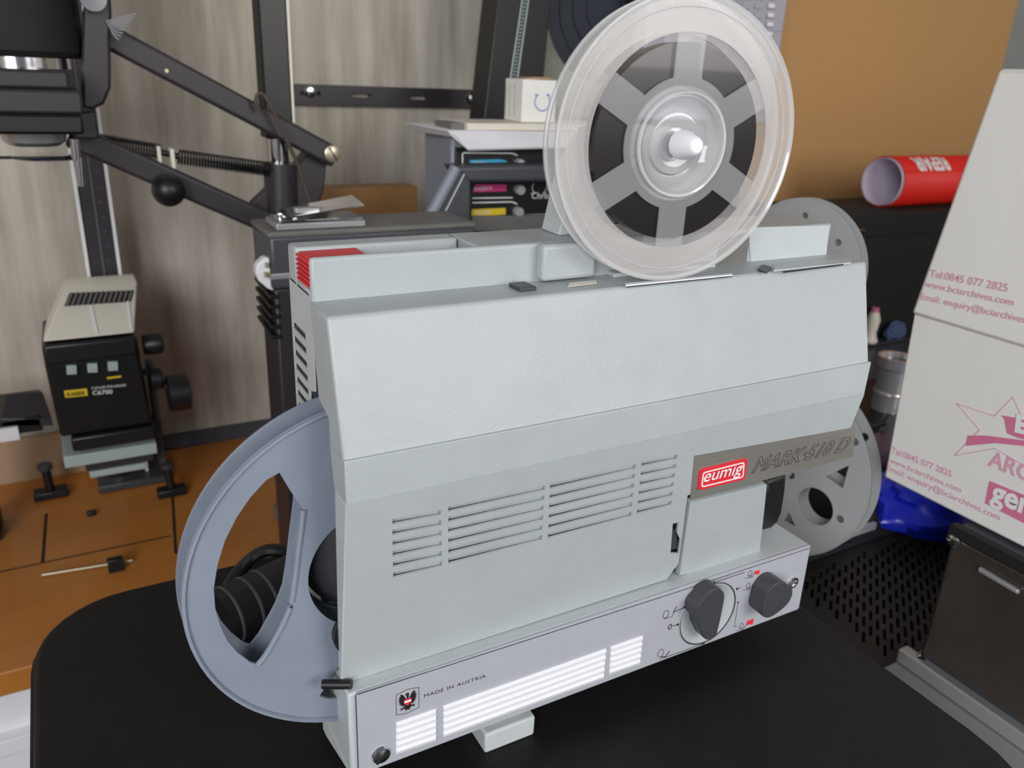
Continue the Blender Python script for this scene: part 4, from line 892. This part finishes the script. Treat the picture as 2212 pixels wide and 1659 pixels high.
# omega style inclined column
YO = .80
oc = root('inclined_column', tuple(Vector((P(1100, 300, y=YO).x, YO, ZC))), 'wide black inclined column with a scale strip behind the small white carton', 'column')
ql = [P(1076, -10, y=YO), P(1192, -10, y=YO), P(1166, 262, y=YO), P(1045, 262, y=YO)]
def down_to(a, b_, z): t = (z - a.z) / (b_.z - a.z); return a + (b_ - a) * t
pts = [down_to(ql[3], ql[0], 1.35), down_to(ql[2], ql[1], 1.35), down_to(ql[2], ql[1], ZC), down_to(ql[3], ql[0], ZC)]
MB().ext(pts, (0, .05, 0)).build('beam', 'black', oc, .002)
sa, sb_, sc_, sd_ = P(1128, -10, y=YO - .001), P(1144, -10, y=YO - .001), P(1118, 175, y=YO - .001), P(1100, 175, y=YO - .001)
b = MB(); b.ext([sa, sa.lerp(sb_, .18), sd_.lerp(sc_, .18), sd_], (0, -.0006, 0)); b.ext([sa.lerp(sb_, .82), sb_, sc_, sd_.lerp(sc_, .82)], (0, -.0006, 0))
for k in range(24):
    t = k / 24; l_, r_ = sa.lerp(sd_, t), sb_.lerp(sc_, t); b.ext([l_.lerp(r_, .35), l_.lerp(r_, .6), l_.lerp(r_, .6) - UP * .002, l_.lerp(r_, .35) - UP * .002], (0, -.0006, 0))
b.build('scale_strip', 'lightbtn', oc)
# big spool and things on shelf at top
YS = .86
sbx = root('storage_crate', tuple(Vector((P(1300, 250, y=YS).x, YS, ZC))), 'black crate behind the papers carrying the big green rimmed spool', 'crate')
zsh = P(1300, 262, y=YS).z
MB().box(P(1196, 260, y=YS).x, 1.09, YS - .055, .98, ZC, zsh).build('body', 'blackm', sbx, .002)
sc0 = P(1308, 20, y=YS + .02); ri = P(1428, 20, y=YS + .02).x - sc0.x
ro_ = sc0.z - zsh - .0005
bs = root('spool', (sc0.x, YS + .02, zsh), 'big spool with a dull green rim and dark centre behind the clear reel', 'spool')
MB().lathe([(ri, 0), (ro_, 0), (ro_, -.004), (ro_ - .004, -.006), (ri + .01, -.006), (ri, -.002), (ri, 0)], (sc0.x, YS + .02, sc0.z), (0, 1, 0), 96).build('rim', 'green', bs)
MB().lathe([(.001, 0), (ri + .006, 0), (ri + .006, .02), (.001, .02)], (sc0.x, YS + .021, sc0.z), (0, 1, 0), 96).build('disc', 'navy', bs)
b = MB(); rngs = [(ri * .75, ri * .78), (ri * .55, ri * .56), (ri * .30, ri * .33)]
for a_, c_ in rngs: b.lathe([(a_, -.001), (c_, -.0012), (c_, .001), (a_, .001), (a_, -.001)], (sc0.x, YS + .020, sc0.z), (0, 1, 0), 64)
b.build('winding_rings', 'arm', bs)
tag(pxbox(1408, -60, 1562, 262, YS - .045, .035).build('metal_canister', 'keyg', None, .006, seg=3), 'pale grey canister standing behind the top of the clear reel', 'canister')
kp_ = root('keypad_unit', tuple(P(1640, 200, y=YS)), 'silver grey unit with rows of small keys at the top edge', 'keypad')
ka, kb_ = P(1572, 0, y=YS).x, P(1702, 0, y=YS).x
MB().box(ka, kb_, YS, YS + .03, zsh + .0005, 1.32).build('body', 'keyg', kp_, .003)
b = MB(); c2l = []
for r_ in range(-5, 4):
    for k in range(3):
        p = P(1612 + k * 27 - r_ * 1.5, 10 + r_ * 20 + 3, y=YS - .001)
        (c2l if k == 2 else []).append(p); b.box(p.x - .010, p.x + .010, YS - .0012, YS, p.z - .0052, p.z - .0040); b.box(p.x - .010, p.x - .009, YS - .0012, YS, p.z - .005, p.z + .004)
b.box(ka, kb_, YS - .0006, YS, P(1640, 64, y=YS).z - .001, P(1640, 64, y=YS).z)
b.build('key_lines', 'greybody', kp_)
for p in c2l: MB().box(p.x - .007, p.x + .007, YS - .003, YS, p.z - .0035, p.z + .0035).build('key', 'white', kp_, .0008)
# ------------------------------------------------------------------ adapter and cord on table seen through grey reel
ad = root('power_adapter', (.105, .15, .748), 'black ribbed cable grip lying on the table behind the grey reel', 'adapter')
p0_, p1_ = P(478, 1330, z=.765), P(620, 1300, z=.765)
d_ = (p1_ - p0_); p0_ = P(470, 1340, z=.770); p1_ = P(640, 1255, z=.770)
p0_.z = p1_.z = .7695
MB().bar(p0_, p1_, .0200, 28).build('barrel', 'black', ad)
b = MB()
for t in (.12, .36, .55): c_ = p0_.lerp(p1_, t); b.lathe([(.0204, -.0012), (.0208, 0), (.0204, .0012)], c_, p1_ - p0_, 28)
b.build('grip_ribs', 'dark', ad)
cd_ = [P(470, 1310, z=.752), P(505, 1250, z=.756), P(545, 1205, z=.765), P(590, 1188, z=.772), P(640, 1205, z=.765), P(668, 1240, z=.756), P(690, 1290, z=.7535)]
tag(MB().tube(smooth(cd_), .0048, 10).build('cable', 'black'), 'thick black cable arching over the back edge of the black table', 'cable')
# ------------------------------------------------------------------ light
def area(name, loc, target, sx, sy, power, col):
    l = bpy.data.lights.new(name, 'AREA'); l.shape = 'RECTANGLE'; l.size = sx; l.size_y = sy; l.energy = power; l.color = col
    o = bpy.data.objects.new(name, l); COL.objects.link(o); o.location = loc
    o.rotation_euler = (Vector(target) - Vector(loc)).to_track_quat('-Z', 'Y').to_euler(); return o
area('window_light', (-1.40, -1.45, 1.62), (.45, .3, .95), 1.8, 1.2, 66, (.95, .97, 1))
area('right_fill_light', (1.0, -1.95, 1.62), (.9, .5, .95), 1.2, 1.0, 27, (1, .975, .94))  # fill lamp added to brighten the board and carton on the right
w = bpy.data.worlds.new('world'); sc.world = w; w.use_nodes = True
w.node_tree.nodes['Background'].inputs[0].default_value = (.78, .80, .86, 1); w.node_tree.nodes['Background'].inputs[1].default_value = .20
sc.view_settings.view_transform = 'Standard'; sc.view_settings.look = 'None'; sc.view_settings.exposure = 0; sc.view_settings.gamma = 1
sc.view_settings.use_curve_mapping = False
sc.cycles.max_bounces = 8; sc.cycles.transparent_max_bounces = 24; sc.cycles.use_denoising = True
